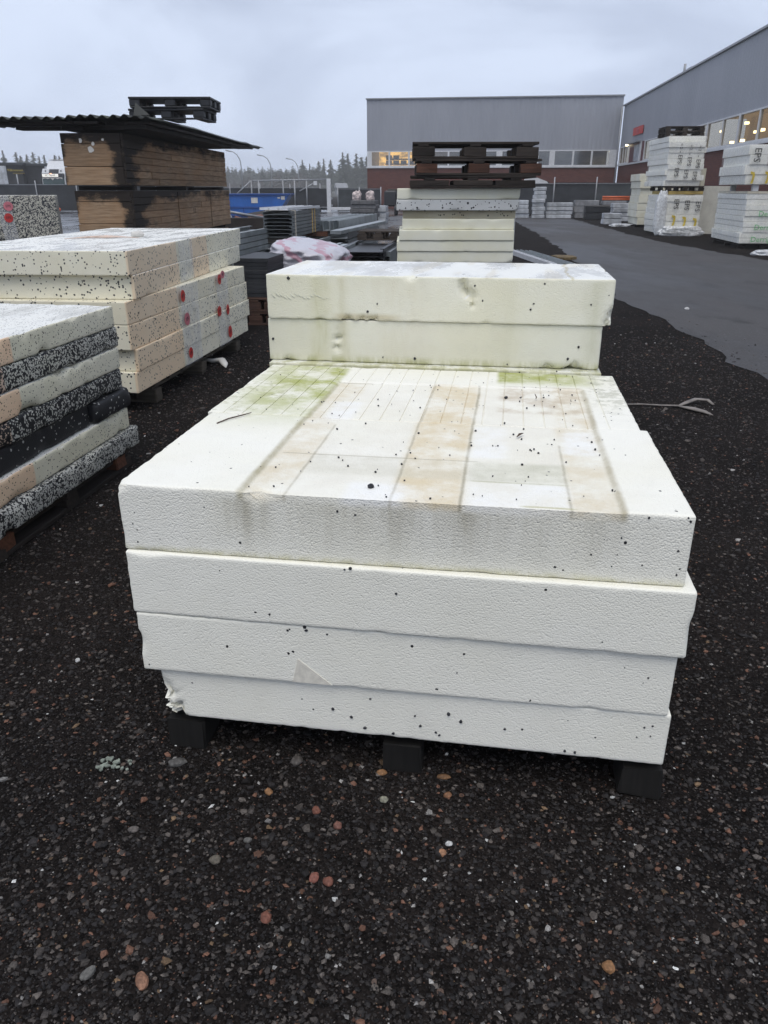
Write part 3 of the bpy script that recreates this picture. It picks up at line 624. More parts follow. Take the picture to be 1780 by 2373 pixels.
rb1 = slab(F9, -.889, .363, 2.826, 3.43, .873, 1.034, M['eps_rear'], 'topmost thick yellowed foam block of the rear stack, gouged on its front', G2, g=.010, seed=23, chip=.02, chipk=1.15,
     chips=[(.105, -.302, .135, .022), (.115, -.302, .11, .024), (.13, -.302, .09, .022), (.135, -.302, .065, .015), (-.32, -.302, 0, .022), (-.27, -.302, 0, .016), (-.23, -.302, 0, .018), (-.09, -.302, .16, .02), (.626, -.302, .03, .03), (.48, .302, .161, .03), (.40, .302, .161, .02)])
RBB = [(-.804, 1.02), (-.121, 1.004), (-.091, .953), (.089, .946), (.079, .926), (.287, .947), (.344, .98), (-.473, .934), (-.508, .905), (.122, 1.015)]
beads(rb1, [(s + .263, -.302, z - .873) for s, z in RBB], M['bead'], .005)
beads(rb2, [(s + .279, -.3025, z - .716) for s, z in [(-.453, .738), (-.333, .737), (-.877, .795), (.225, .753), (.259, .797), (.01, .726)]], M['bead'], .005)
mb = MB()
for k in range(15):                       # a row of little curved saw bites on the left of the top block
    x = -.87 + k * .0145; z = .955 + .006 * math.sin(k * 1.3); w = 1 - k / 22
    mb.tube([(x + .263, -.3025, z - .873 + .010 * w), (x + .269, -.3032, z - .873), (x + .279, -.3025, z - .873 - .008 * w)], [.0008, .0022 * w + .0006, .0006], 5)
mb.build('saw_bites', plain('saw_bite_foam', (.62, .62, .52), .6, .1, 50), rb1)

# ------------------------------------------------------------------ left near stack of black and white slabs
pallet(F8, -2.42, 2.94, 0, 1.2, 1.2, 'dark wet pallet under the black and white foam stack at left', M['w_dark'], M['w_dark_y'], seed=3, hb=.055, bottom=False, boards=6)
e = empty('skid', F8(-1.87, 2.6, 0), F8.rz, 'dark timber skid along the right foot of the black and white foam stack', 'timber', 'wooden pallets')
pbox('beam', M['w_dark_y'], e, (0, 0, .011), (.1, 1.9, .022), .004, 4)
for k, t in enumerate((-.75, -.15, .35, .83)): pbox('block', M['w_red'] if k in (1, 3) else M['w_dark'], e, (0, t, .055), (.1, .10, .066), .004, 2 + k)
G3 = 'slabs of the black and white foam stack'
ar = [('eps_agrey', -1.79, 3.60, .10, .20, 'lowest salt and pepper grey slab of the left stack, ragged at its end', .022, 0),
      ('eps_a', -1.815, 3.56, .20, .302, 'pale speckled slab below the black slabs of the left stack', .012, 0),
      ('eps_black', -1.835, 3.22, .302, .408, 'nearly black foam slab low in the left stack', .014, 0),
      ('eps_adark2', -1.815, 3.545, .408, .505, 'dark speckled slab under the middle pale slab of the left stack', .014, 0),
      ('eps_a', -1.815, 3.55, .505, .608, 'middle pale speckled slab of the left stack between two dark ones', .016, 0),
      ('eps_adark', -1.815, 3.56, .608, .706, 'upper black and white mixed slab of the left stack', .012, 0),
      ('eps_a', -1.815, 3.555, .706, .806, 'top pale speckled slab of the left stack with a browned end', .012, 0)]
for i, (mt, s1, t1, z0, z1, lab, ch, ro) in enumerate(ar):
    slab(F8, s1 - 1.2, s1, 1.75, t1, z0, z1, M[mt], lab, G3, g=.018, seed=40 + i, chip=ch * 1.9, rot=ro, r0=.012 if mt != 'eps_a' else .008, chipthr=.12)
slab(F8, -2.2, -1.80, 3.235, 3.60, .302, .405, M['eps_black'], 'rounded black foam offcut at the end of the black slab', G3, g=.018, seed=52, r0=.03, chip=.03)

# ------------------------------------------------------------------ left rear stack, cream and speckled, taped
pallet(F75, -2.76, 5.68, 0, 1.2, 1.85, 'grey wooden pallet under the cream speckled taped stack', wood('pallet_wood_grey', (.065, .055, .042)), wood('pallet_wood_grey_along', (.065, .055, .042), axis=1), seed=5, boards=8, hb=.07)
G4 = 'slabs of the cream speckled taped stack'
for i, (s1, t0, t1, z0, z1, lab) in enumerate([(-2.150, 4.49, 6.84, .132, .264, 'lowest cream speckled slab of the taped stack'), (-2.143, 4.52, 6.90, .264, .402, 'second lowest cream speckled slab of the taped stack'),
        (-2.155, 4.48, 6.90, .402, .556, 'third lowest cream speckled slab of the taped stack'), (-2.157, 4.48, 6.86, .556, .694, 'fourth cream speckled slab, right under the two shifted top slabs')]):
    slab(F75, s1 - 1.2, s1, t0, t1, z0, z1, M['eps_b'], lab, G4, g=.03, seed=60 + i, chip=.012)
slab(F35, -3.02, -1.815, 4.73, 7.46, .694, .838, M['eps_bup'], 'lower of two cream slabs shifted forward on top of the taped stack', G4, g=.03, seed=70)
slab(F35, -3.06, -1.822, 4.69, 7.56, .838, .982, M['eps_bup'], 'topmost cream speckled slab of the taped stack with wet white top', G4, g=.03, seed=71)
# tape straps with red printed discs on the right side
def tape(fr, s, t0, t1, z0, z1, prints, label, lean=0, grp='clear tapes round the foam stacks', front=False):
    mb = MB(); w = t1 - t0; h = z1 - z0; n = 10; vs = []
    for i in range(n + 1):
        for k in (0, 1):
            z = h * i / n; vs.append((.001 * math.sin(i * 2.1) + .0005, lean * (i / n) + w * k, z))
    for i in range(n + 1):
        for k in (0, 1):
            p = vs[i * 2 + k]; vs.append((p[0] - .0012, p[1], p[2]))
    fs = [(2 * i, 2 * i + 1, 2 * i + 3, 2 * i + 2) for i in range(n)]; b = 2 * (n + 1)
    fs += [(b + 2 * i, b + 2 * i + 2, b + 2 * i + 3, b + 2 * i + 1) for i in range(n)]
    mb.add(vs, fs); o = mb.build('packing_tape', M['film'], None, fr(s, t0, z0), (0, 0, fr.rz + (R(-90) if front else 0))); tag(o, label, 'tape', grp)
    for (t, z, ry, rz, mt) in prints:
        m2 = MB(); m2.prism([(ry * math.cos(q * .3927), rz * math.sin(q * .3927)) for q in range(16)], 'x', -.0006, .0006)
        d = m2.build('round_print', M[mt], o, (.0042, t - t0, z - z0))
        tm = text_mesh('EPS', rz * .75, .0004); link('print_text', tm, M['ink'], d, (.0012, 0, 0), (R(90), R(-12 if not front else 0), R(90)))
    return o
tape(F75, -2.138, 5.27, 5.62, .135, .69, [(5.33, .625, .040, .042, 'red'), (5.37, .46, .05, .045, 'pink'), (5.38, .215, .038, .040, 'red')], 'wide clear tape with three red discs on the nearer part of the cream stack', .02)
tape(F75, -2.136, 6.02, 6.30, .135, .69, [(6.06, .415, .045, .042, 'red'), (6.12, .655, .038, .040, 'red'), (6.2, .685, .05, .03, 'pink'), (6.27, .40, .036, .042, 'red'), (6.29, .215, .045, .05, 'red')], 'clear tape with red discs near the far end of the cream stack', .03)
tape(F35, -1.808, 5.62, 5.95, .70, .978, [], 'clear tape over the two shifted cream slabs', .01)
mb = MB(); mb.tube([(-.28, 0, .004), (-.1, .03, .012), (.02, -.01, .015), (.12, .02, .01), (.25, -.02, .004)], [.004, .02, .03, .015, .004], 8, .35)
tag(mb.build('plastic_scrap', film('peach_film', (.72, .55, .45), .8), None, F35(-2.45, 5.9, .98), (0, 0, .3), True), 'crumpled peach plastic scrap on the wet top of the cream stack', 'scrap')
me = scatter_mesh('crumb', IV2, IF2, np.array([[0, 0, .02]]), np.array([[.05, .03, .028]]), np.array([.3]), None, .18)
tag(link('foam_crumb', me, M['paper'], None, F35(-2.27, 6.1, .982)), 'pale foam lump on the wet top of the cream stack', 'foam crumb')
mb = MB(); mb.tube([(-.16, .05, .01), (-.08, .02, .03), (0, 0, .03), (.07, .03, .035), (.13, -.03, .02), (.17, -.08, .005)], [.012, .022, .03, .04, .03, .006], 7, .5)
tag(mb.build('plastic_scrap', M['paper'], None, (-1.40, 6.22, 0), (0, 0, R(-20)), True), 'crumpled white plastic by the far foot of the cream stack pallet', 'scrap')
# far left coarse mixed stack
G5 = 'slabs of the coarse mixed stack at far left'
FCs = Fr(-20)
pallet(FCs, -.87, 9.5, 0, 1.2, .7, 'pallet under the coarse mixed stack at far left', M['w_dark'], M['w_dark_y'], seed=8)
for i, (z0, z1, mt, ds, lab) in enumerate([(.138, .49, 'eps_cdark', -.01, 'lowest coarse mixed block of the far left stack'), (.49, .84, 'eps_cdark', -.03, 'dark coarse mixed block in the middle of the far left stack'), (.84, 1.262, 'eps_c', 0, 'topmost coarse black and cream block at far left')]):
    slab(FCs, -1.47, -.27 + ds, 9.14, 9.9, z0, z1, M[mt], lab, G5, g=.03, seed=80 + i, r0=.012, chip=.02)
tape(FCs, -.79, 9.132, 9.26, .60, 1.262, [(9.195, 1.16, .045, .045, 'pink'), (9.18, 1.05, .042, .045, 'red')], 'clear tape with two red discs on the far left coarse block', -.05, front=True)

# ------------------------------------------------------------------ strap on the ground at right
mb = MB(); mb.tube([(1.45, 4.95, .006), (1.57, 4.928, .010), (1.7, 4.91, .016), (1.82, 4.896, .012), (1.93, 4.87, .016), (2.0, 4.93, .022), (2.08, 4.985, .03), (2.15, 4.96, .03), (2.165, 4.90, .016)], [.008, .008, .009, .009, .012, .018, .02, .018, .01], 8, .4)
mb.tube([(1.93, 4.87, .012), (1.99, 4.80, .015), (2.04, 4.73, .014), (2.075, 4.68, .006)], [.012, .028, .024, .006], 8, .35)
tag(mb.build('ground_strap', plain('dirty_grey_strap', (.19, .17, .155), .7, .25, 20), None, None, None, True), 'dirty grey lashing strap with a looped end on the gravel at right', 'strap')

# ------------------------------------------------------------------ crate pile under corrugated sheets
FC = Fr(2.2)
def crate(s0, s1, t0, t1, z0, z1, label, rows, seed):
    e = empty('timber_pack', FC((s0 + s1) / 2, (t0 + t1) / 2, z0), FC.rz, label, 'timber pack', 'weathered timber packs')
    W, D, H = s1 - s0, t1 - t0, z1 - z0; rr = random.Random(seed)
    def piece(name, x0, x1, y0, y1, a, b, j=.004):
        mb = MB(); mb.box(x0, x1, y0, y1, a, b); me = mb.mesh()
        bm = bmesh.new(); bm.from_mesh(me); bmesh.ops.bevel(bm, geom=bm.edges[:], offset=.006, segments=1, affect='EDGES'); bm.to_mesh(me); bm.free()
        at = me.attributes.new('fpos', 'FLOAT_VECTOR', 'POINT'); at.data.foreach_set('vector', np.array([v.co[:] for v in me.vertices], np.float32).ravel())
        return link(name, me, M['crate'], e, (rr.uniform(-j, j), rr.uniform(-j, j), 0))
    piece('core', -W / 2 + .03, W / 2 - .03, -D / 2 + .03, D / 2 - .03, .004, H - .004, 0)
    hs = [.0, .36, .80, 1.0] if rows else [0, .34, .78, 1.0]
    for a, b in zip(hs[:-1], hs[1:]): piece('end_board', -W / 2, W / 2 - .034, -D / 2, -D / 2 + .032, a * H + .003, b * H - .003)
    n = 7
    for i in range(n):
        cuts = sorted([-D / 2, D / 2] + [rr.uniform(-.32, .32) * D for _ in range(1 + i % 2)])
        for a, b in zip(cuts[:-1], cuts[1:]): piece('side_plank', W / 2 - .032, W / 2, a + .004, b - .004, i * H / n + .002, (i + 1) * H / n - .002, .005)
    for s in (.36, .72): piece('batten', W / 2 + .006, W / 2 + .012, -D / 2 + s * D, -D / 2 + s * D + .03, .02, H - .02, 0) if rows == 0 else None
    for (x, z, w, h) in ([(-.15, .56, .05, .08), (-.02, .45, .10, .09), (.02, .52, .05, .06), (.16, .57, .05, .04)] if rows else []):
        mb = MB(); mb.prism([(w * .5 * math.cos(q) * rr.uniform(.55, 1.1), h * .5 * math.sin(q) * rr.uniform(.55, 1.1)) for q in np.linspace(0, 5.6, 8)], 'y', -.002, .0); mb.build('paper_scrap', M['paper'], e, (x, -D / 2 - .006, z))
    return e
crate(-4.75, -3.93, 11.35, 17.3, .64, 1.30, 'lower weathered timber pack of the roofed pile', 0, 2)
crate(-4.82, -3.965, 11.3, 17.3, 1.365, 2.02, 'upper blackened timber pack with torn white paper, under the corrugated sheets', 1, 1)
crate(-4.7, -3.98, 11.5, 17.2, .0, .58, 'bottom timber pack of the roofed pile, hidden behind foam', 0, 3)
for k, (t, z) in enumerate([(11.6, 1.30), (14.2, 1.30), (16.9, 1.30), (11.7, .58), (14.4, .58), (16.9, .58)]):
    e = MB(); e.box(-.40, .40, -.05, .05, 0, .058); tag(e.build('spacer_beam', M['w_dark'], None, FC(-4.36, t, z + .0015), (0, 0, FC.rz)), '%s dark spacer beam between %s timber packs of the roofed pile' % (('front', 'middle', 'rear')[k % 3], 'the upper two' if k < 3 else 'the lower two'), 'timber', 'spacer beams')
def corrugated(w, d, amp, pitch, th, sag, seed, nx=None, ny=14):
    nx = nx or int(w / pitch * 8); V = []; F = []
    for s_ in (0, 1):
        for j in range(ny + 1):
            for i in range(nx + 1):
                x = w * i / nx; y = d * j / ny
                z = amp * math.sin(x / pitch * 2 * math.pi) + sag * mn.noise(Vector((x * .8 + seed, y * .35, seed))) - th * s_ + .02 * mn.noise(Vector((x * 3, y * 2, seed)))
                V.append((x, y, z))
    n = (nx + 1) * (ny + 1)
    for j in range(ny):
        for i in range(nx):
            a = j * (nx + 1) + i; q = (a, a + 1, a + nx + 2, a + nx + 1); F.append(q); F.append(tuple(n + k for k in q[::-1]))
    for i in range(nx): F.append((i + 1, i, n + i, n + i + 1)); b = ny * (nx + 1); F.append((b + i, b + i + 1, n + b + i + 1, n + b + i))
    for j in range(ny): a = j * (nx + 1); F.append((a, a + nx + 1, n + a + nx + 1, n + a)); a += nx; F.append((a + nx + 1, a, n + a, n + a + nx + 1))
    mb = MB(); mb.add(V, F); return mb
for i, (s0, w, t0, d, z, lab) in enumerate([(-7.0, 1.25, 11.15, 1.35, 2.175, 'leftmost corrugated sheet roofing the timber pile'), (-5.8, 1.25, 11.1, 1.5, 2.185, 'second corrugated sheet roofing the timber pile, over its left half'), (-4.62, 1.12, 11.12, 8.1, 2.195, 'rightmost corrugated sheet roofing the timber pile, its edge hanging out')]):
    tag(corrugated(w, d, .020, .148, .006, .02, i * 3.1).build('corrugated_sheet', M['roofsheet'], None, FC(s0, t0, z), (0, 0, FC.rz), True), lab, 'roof sheet', 'corrugated sheets on the timber pile')
for i, (s0, s1, t0, t1, z0, z1, lab) in enumerate([(-4.9, -3.55, 11.25, 18.2, 2.115, 2.15, 'upper layer of dark boards under the corrugated sheets'), (-4.86, -3.62, 11.35, 16.6, 2.06, 2.113, 'lower layer of dark boards directly on the timber pile')]):
    e = empty('board_layer', FC((s0 + s1) / 2, (t0 + t1) / 2, z0), FC.rz, lab, 'boards', 'dark boards under the sheets')
    W, D = s1 - s0, t1 - t0; n = int(W / .28)
    for k in range(n):
        x = -W / 2 + (k + .5) * W / n; dd = D * random.uniform(.93, 1.0); pbox('board', M['w_dark_y'], e, (x, random.uniform(-.04, .12) - .06, (z1 - z0) / 2), (W / n - .008, dd, z1 - z0), .004, k % 8 + 1)
for i, (sa, sb, t, z, lab) in enumerate([(-6.3, -4.91, 11.4, 2.118, 'dark plank carrying the left overhang of the corrugated sheets'), (-5.5, -4.88, 11.5, 2.066, 'short dark plank below the left overhang of the corrugated sheets')]): tag(MB().box(0, sb - sa, 0, .22, 0, .04, j=.004).build('plank', M['w_dark'], None, FC(sa, t, z), (0, 0, FC.rz)), lab, 'plank', 'planks under the overhang')
mb = MB(); mb.add([(0, 0, 0), (.22, 0, .01), (.03, .05, .16), (.0, .002, .0), (.22, .004, .006), (.03, .054, .155)], [(0, 1, 2), (5, 4, 3), (0, 3, 4, 1), (1, 4, 5, 2), (2, 5, 3, 0)])
tag(mb.build('bent_sheet', M['roofsheet'], None, FC(-3.72, 11.12, 2.205), (0, 0, FC.rz)), 'bent corner of sheet metal sticking up from the roofed pile', 'sheet metal')
def plastic_pallet(fr, s, t, z, W, D, label, rot=0):
    e = empty('plastic_pallet', fr(s, t, z), fr.rz - R(rot), label, 'pallet', 'black plastic pallets')
    mt = M['black']
    pbox('deck', mt, e, (0, 0, .125), (W, D, .03), .006)
    for x in (-W / 2 + .08, 0, W / 2 - .08):
        for y in (-D / 2 + .07, 0, D / 2 - .07): pbox('foot', mt, e, (x, y, .065), (.15, .13, .09), .012)
        pbox('runner', mt, e, (x, 0, .011), (.13, D, .02), .004)
    for y in (-D / 2 + .06,): pbox('cross_runner', mt, e, (0, y, .0115), (W - .3, .11, .018), .004)
    return e
plastic_pallet(FC, -3.52, 12.3, 2.225, 1.08, .7, 'lower black plastic pallet on the corrugated roof sheets', 2)
plastic_pallet(FC, -3.47, 12.3, 2.367, 1.15, .75, 'upper black plastic pallet on the corrugated roof sheets', -2)

# ------------------------------------------------------------------ middle stack with dark pallets on top
FM = Fr(1.5)
G6 = 'slabs of the middle cream foam stack'
pallet(FM, .47, 8.17, 0, 1.14, .8, 'dark pallet under the middle cream foam stack', M['w_dark'], M['w_dark_y'], seed=21)
mids = [(1.232, 1.328, .000, 1.145, -.03, 'eps_mid', 'topmost cream slab of the middle stack, under the dark pallets'), (1.134, 1.231, -.005, 1.14, -.03, 'eps_midspeck', 'grey speckled slab second from the top of the middle stack'),
        (1.065, 1.133, .055, 1.12, .03, 'eps_mid_brown', 'thin browned slab recessed under the speckled slab'), (.967, 1.064, .05, 1.11, .0, 'eps_mid', 'cream slab under the browned slab of the middle stack'), (.868, .966, .022, 1.11, -.03, 'eps_mid', 'protruding pale slab halfway down the middle stack'),
        (.768, .867, .0, 1.115, -.02, 'eps_mid', 'cream slab with a ragged upper edge low in the middle stack'), (.668, .767, .005, 1.115, -.01, 'eps_mid', 'lowest slab of the middle stack that shows above the rear block')]
for i, (z0, z1, s0, s1, dt, mt, lab) in enumerate(mids): slab(FM, -.08 + s0, -.08 + s1, 7.74 + dt, 8.55, z0, z1, M[mt], lab, G6, g=.025, seed=100 + i, chip=.02, r0=.006, chipthr=.3)
for i in range(5): slab(FM, -.08 + .01 * (i % 2), 1.03, 7.75, 8.55, .14 + i * .1056, .14 + (i + 1) * .1056, M['eps_mid'], '%s slab from the ground in the middle cream stack' % ('first', 'second', 'third', 'fourth', 'fifth')[i], G6, g=.04, seed=110 + i)
rp = wood('worn_orange_block', (.10, .045, .028))
pallet(FM, .62, 8.05, 1.3295, 1.15, .8, 'bottom dark wooden pallet on the middle foam stack', M['w_dark'], M['w_dark_y'], seed=31, hb=.045, boards=5, rot=.8, bwid=.36)
pallet(FM, .66, 8.05, 1.4355, 1.14, .8, 'middle dark wooden pallet on the foam stack, with worn orange block ends', M['w_dark'], M['w_dark_y'], seed=32, blockmat=rp, rot=-.5, bwid=.19)
pallet(FM, .63, 8.05, 1.5745, 1.14, .8, 'top dark wooden pallet of the three on the middle foam stack', M['w_dark'], M['w_dark_y'], seed=33, rot=.4, bwid=.2)
mb = MB(); mb.box(-.03, .03, -.05, .02, 0, .28); tag(mb.build('plastic_scrap', M['film2'], None, FM(1.06, 8.2, .83), (0, 0, 0)), 'pale film flap hanging on the right of the middle stack', 'scrap')

# ------------------------------------------------------------------ steel profiles and packs between the stacks
FS = Fr(7)
def steel_pack(x, y, z, w, d, h, label, n, mat, grp='packs of steel profiles', rz=None, c=True, straps=()):
    """n nested profiled sheets: each a shallow folded channel, dark hollow ends towards the viewer"""
    e = empty('steel_pack', (x, y, z), FS.rz if rz is None else R(rz), label, 'steel pack', grp)
    th = h / n
    for i in range(n):
        a = i * th; mb = MB(); t = .006
        prof = [(-w / 2, a), (w / 2, a), (w / 2, a + th * .86), (w / 2 - .05, a + th * .86), (w / 2 - .05, a + th * .70), (w / 2 - t * 2, a + th * .70), (w / 2 - t * 2, a + t), (-w / 2 + t * 2, a + t), (-w / 2 + t * 2, a + th * .70), (-w / 2 + .05, a + th * .70), (-w / 2 + .05, a + th * .86), (-w / 2, a + th * .86)]
        mb.prism(prof, 'y', -d / 2 + random.uniform(-.03, .03), d / 2); mb.build('profile', mat, e)
    for (yy, mt) in straps:
        mb = MB(); k = .006
        for (x0, x1, z0, z1) in ((-w / 2 - k, w / 2 + k, h, h + k), (w / 2, w / 2 + k, 0, h), (-w / 2 - k, -w / 2, 0, h)): mb.box(x0, x1, yy - .02, yy + .02, z0, z1)
        mb.build('strap', M[mt], e)
    return e
def timber(x, y, z, w, d, h, label, rz=None, mat='w_grey', name='timber_beam'):
    mb = MB(); mb.box(-w / 2, w / 2, -d / 2, d / 2, 0, h, j=.002); return tag(mb.build(name, M[mat], None, (x, y, z), (0, 0, FS.rz if rz is None else R(rz))), label, 'timber', 'loose timbers')
steel_pack(-1.43, 13.0, .665, .44, 2.1, .36, 'strapped bundle of grey steel profiles with black hollow ends', 7, M['steel_dk'], straps=((-.85, 'wstrap'), (.35, 'strap'), (.55, 'strap')))
for i in range(3): 
    mb = MB(); mb.prism([(-.07, 0), (.07, 0), (.07, .035), (.055, .035), (.055, .01), (-.055, .01), (-.055, .035), (-.07, .035)], 'y', -.9, .95); tag(mb.build('steel_channel', M['white_metal'], None, (-1.62 + i * .155, 13.05 - i * .1, 1.034 + .0 * i), (0, 0, FS.rz - R(3))), '%s white steel channel lying on top of the strapped bundle' % ('left', 'middle', 'right')[i], 'steel channel', 'white channels on the bundle')
timber(-1.68, 12.05, .585, .60, .1, .075, 'front wooden bearer under the strapped steel bundle'); timber(-1.3, 13.75, .585, .7, .1, .075, 'rear wooden bearer under the strapped steel bundle', mat='w_red')
steel_pack(-1.5, 12.9, .14, .9, 2.2, .44, 'low pack of galvanised profiles under the strapped bundle', 6, M['steel'])
pallet(FS, -3.05, 12.65, 0, 1.0, 2.0, 'pallet carrying the low galvanised profiles', M['w_dark'], M['w_dark_y'], seed=41)
steel_pack(-2.02, 11.6, .14, .5, 2.4, .66, 'pack of light grey profiles behind the cream foam stack', 9, M['steel'])
timber(-2.0, 10.8, .0, .7, .1, .135, 'bearer under the light grey profiles, front'); timber(-2.0, 12.3, .0, .7, .1, .135, 'bearer under the light grey profiles, rear')
for i in range(4):
    mb = MB(); mb.prism([(-.06, 0), (.06, 0), (.06, .16), (.03, .16), (.03, .15), (.05, .15), (.05, .012), (-.05, .012), (-.05, .15), (-.03, .15), (-.03, .16), (-.06, .16)], 'y', -2.0, 2.2)
    tag(mb.build('steel_purlin', M['steel'], None, (-1.02 + i * .16, 16.0 + (.15 if i % 2 else 0), .655), (0, 0, FS.rz - R(1.5))), '%s galvanised purlin of the row behind the steel bundle' % ('leftmost', 'second', 'third', 'rightmost')[i], 'steel purlin', 'purlins laid side by side')
steel_pack(-.75, 16.0, .14, .75, 4.0, .51, 'low stack of grey purlins carrying the upper row', 4, M['steel_dk'])
timber(-.95, 14.2, 0, .9, .1, .138, 'front bearer under the low purlin stack'); timber(-.5, 17.6, 0, .9, .1, .138, 'rear bearer under the low purlin stack')
mb = MB(); mb.box(-.09, .09, -2.1, 2.1, 0, .05); tag(mb.build('steel_flat_beam', M['steel'], None, (-.40, 14.9, .665), (0, 0, FS.rz - R(3))), 'single flat steel beam lying across beside the purlins', 'steel beam')
pallet(FS, -1.55, 12.3, .618, .62, .8, 'wooden pallet lying on the black corrugated sheets', M['w_pal'], M['w_pal_y'], seed=43, hb=.07)
steel_pack(-.20, 11.35, .22, .62, 1.7, .395, 'stack of black corrugated sheets left of the middle foam stack', 7, M['black'], c=True)
steel_pack(.145, 11.5, .22, .09, 1.7, .39, 'narrow grey profile edge on the black sheet stack', 1, M['steel_dk'])
timber(-.3, 10.75, 0, .8, .1, .215, 'front bearer under the black corrugated sheets'); timber(-.1, 12.0, 0, .8, .1, .215, 'rear bearer under the black corrugated sheets')
steel_pack(-.62, 10.95, .56, .24, 1.5, .05, 'thin grey sheets beside the printed wrapped bundle', 2, M['steel'])
steel_pack(-.72, 11.4, .14, .36, 1.8, .41, 'dim grey profiles behind the printed wrapped bundle', 5, M['steel_dk'])
timber(-.8, 10.8, 0, .5, .1, .135, 'front bearer under the dim grey profiles'); timber(-.7, 12.0, 0, .5, .1, .135, 'rear bearer under the dim grey profiles')
# wrapped bundle
def lump(nx, ny, nz, sx, sy, sz, seed, amp, pw=4.):
    bm = bmesh.new(); bmesh.ops.create_icosphere(bm, subdivisions=5, radius=1)
    for v in bm.verts:
        p = v.co; q = (abs(p.x) ** pw + abs(p.y) ** pw + abs(p.z) ** pw) ** (-1 / pw); w = p * q
        n = mn.noise(w * 1.6 + Vector((seed, 0, 0))) + .5 * mn.noise(w * 4 + Vector((0, seed, 0))) + .35 * abs(mn.noise(w * 9 + Vector((0, 0, seed))))
        w = w * (1 + amp * n); v.co = Vector((w.x * sx, w.y * sy, max(w.z, -1) * sz))
    me = bpy.data.meshes.new('lump'); bm.to_mesh(me); bm.free(); me.shade_smooth(); return me
o = link('wrapped_bundle', lump(0, 0, 0, .40, .62, .17, 4.4, .13), M['wrap'], None, (-.86, 9.45, .575), (R(0), R(9), R(-9))); tag(o, 'bundle in crumpled white plastic wrap with red print', 'wrapped bundle')
steel_pack(-.86, 9.5, .14, .66, 1.1, .28, 'low dark profiles carrying the printed wrapped bundle', 3, M['black'])
pallet(FS, -2.02, 9.35, 0, .8, 1.2, 'pallet under the printed wrapped bundle', M['w_dark'], M['w_dark_y'], seed=44)
# anthracite board pack on red-brown pallets
e = empty('board_pack', (-1.32, 8.62, .278), FS.rz, 'pack of anthracite boards beside the cream foam stack', 'board pack')
for i in range(10): pbox('board', M['anth'], e, (random.uniform(-.004, .004), random.uniform(-.006, .006), .0195 + i * .039), (.36, .8, .0375), .002)
prb, prby = wood('redbrown_pallet', (.085, .045, .032)), wood('redbrown_pallet_along', (.085, .045, .032), axis=1)
pallet(FS, -2.33, 8.38, 0, .5, .9, 'lower red-brown pallet under the anthracite boards', prb, prby, seed=45); pallet(FS, -2.34, 8.38, .1395, .5, .9, 'upper red-brown pallet under the anthracite boards', prb, prby, seed=46)
# channels on the ground right of the middle stack
for i in range(3):
    mb = MB(); mb.prism([(-.05, 0), (.05, 0), (.05, .09), (.035, .09), (.035, .015), (-.035, .015), (-.035, .09), (-.05, .09)], 'y', -1.8, 1.8)
    tag(mb.build('steel_channel', M['steel'] if i else M['white_metal'], None, (2.92 + i * .17, 16.1 - i * .15, .005), (0, 0, R(4))), '%s steel channel on the ground right of the middle stack' % ('left', 'middle', 'right')[i], 'steel channel', 'channels on the ground')
mb = MB(); mb.prism([(.3 * math.cos(q) * random.uniform(.6, 1), .5 * math.sin(q) * random.uniform(.6, 1)) for q in np.linspace(0, 5.9, 12)], 'z', .004, .05); tag(mb.build('leaf_heap', plain('dead_leaves', (.10, .07, .03), .9, .5, 12), None, (3.72, 16.5, 0)), 'small heap of dead yellow-brown leaves at the road edge', 'leaf heap')
# scrap heap behind the timber pile
e = empty('scrap_heap', (-3.9, 24, 0), 0, 'rusty scrap metal heap in front of the blue skip', 'scrap heap')
rr = random.Random(5)
for i in range(16):
    pbox('scrap_piece', M[rr.choice(['rust', 'rust', 'w_dark', 'steel_dk'])], e, (rr.uniform(-.55, .45), rr.uniform(-.5, .5), .12 + rr.uniform(0, .55)), (rr.uniform(.3, .8), rr.uniform(.2, .6), rr.uniform(.04, .16)), .01, rr.randint(1, 9), (rr.uniform(-.3, .3), rr.uniform(-.3, .3), rr.uniform(0, 3)))
pbox('scrap_base', M['rust'], e, (0, 0, .25), (1.0, 1.0, .5), .06, 7)
mb = MB(); mb.tube([(-4.3, 21.9, .79), (-3.3, 22.3, .60)], .035, 8); tag(mb.build('steel_pipe', M['galv'], None, None, None, True), 'grey steel pipe leaning on the rusty scrap heap', 'pipe')
timber(-3.8, 22.2, 0, 1.1, .5, .6, 'dark timber block holding the grey pipe', 0, 'w_dark')

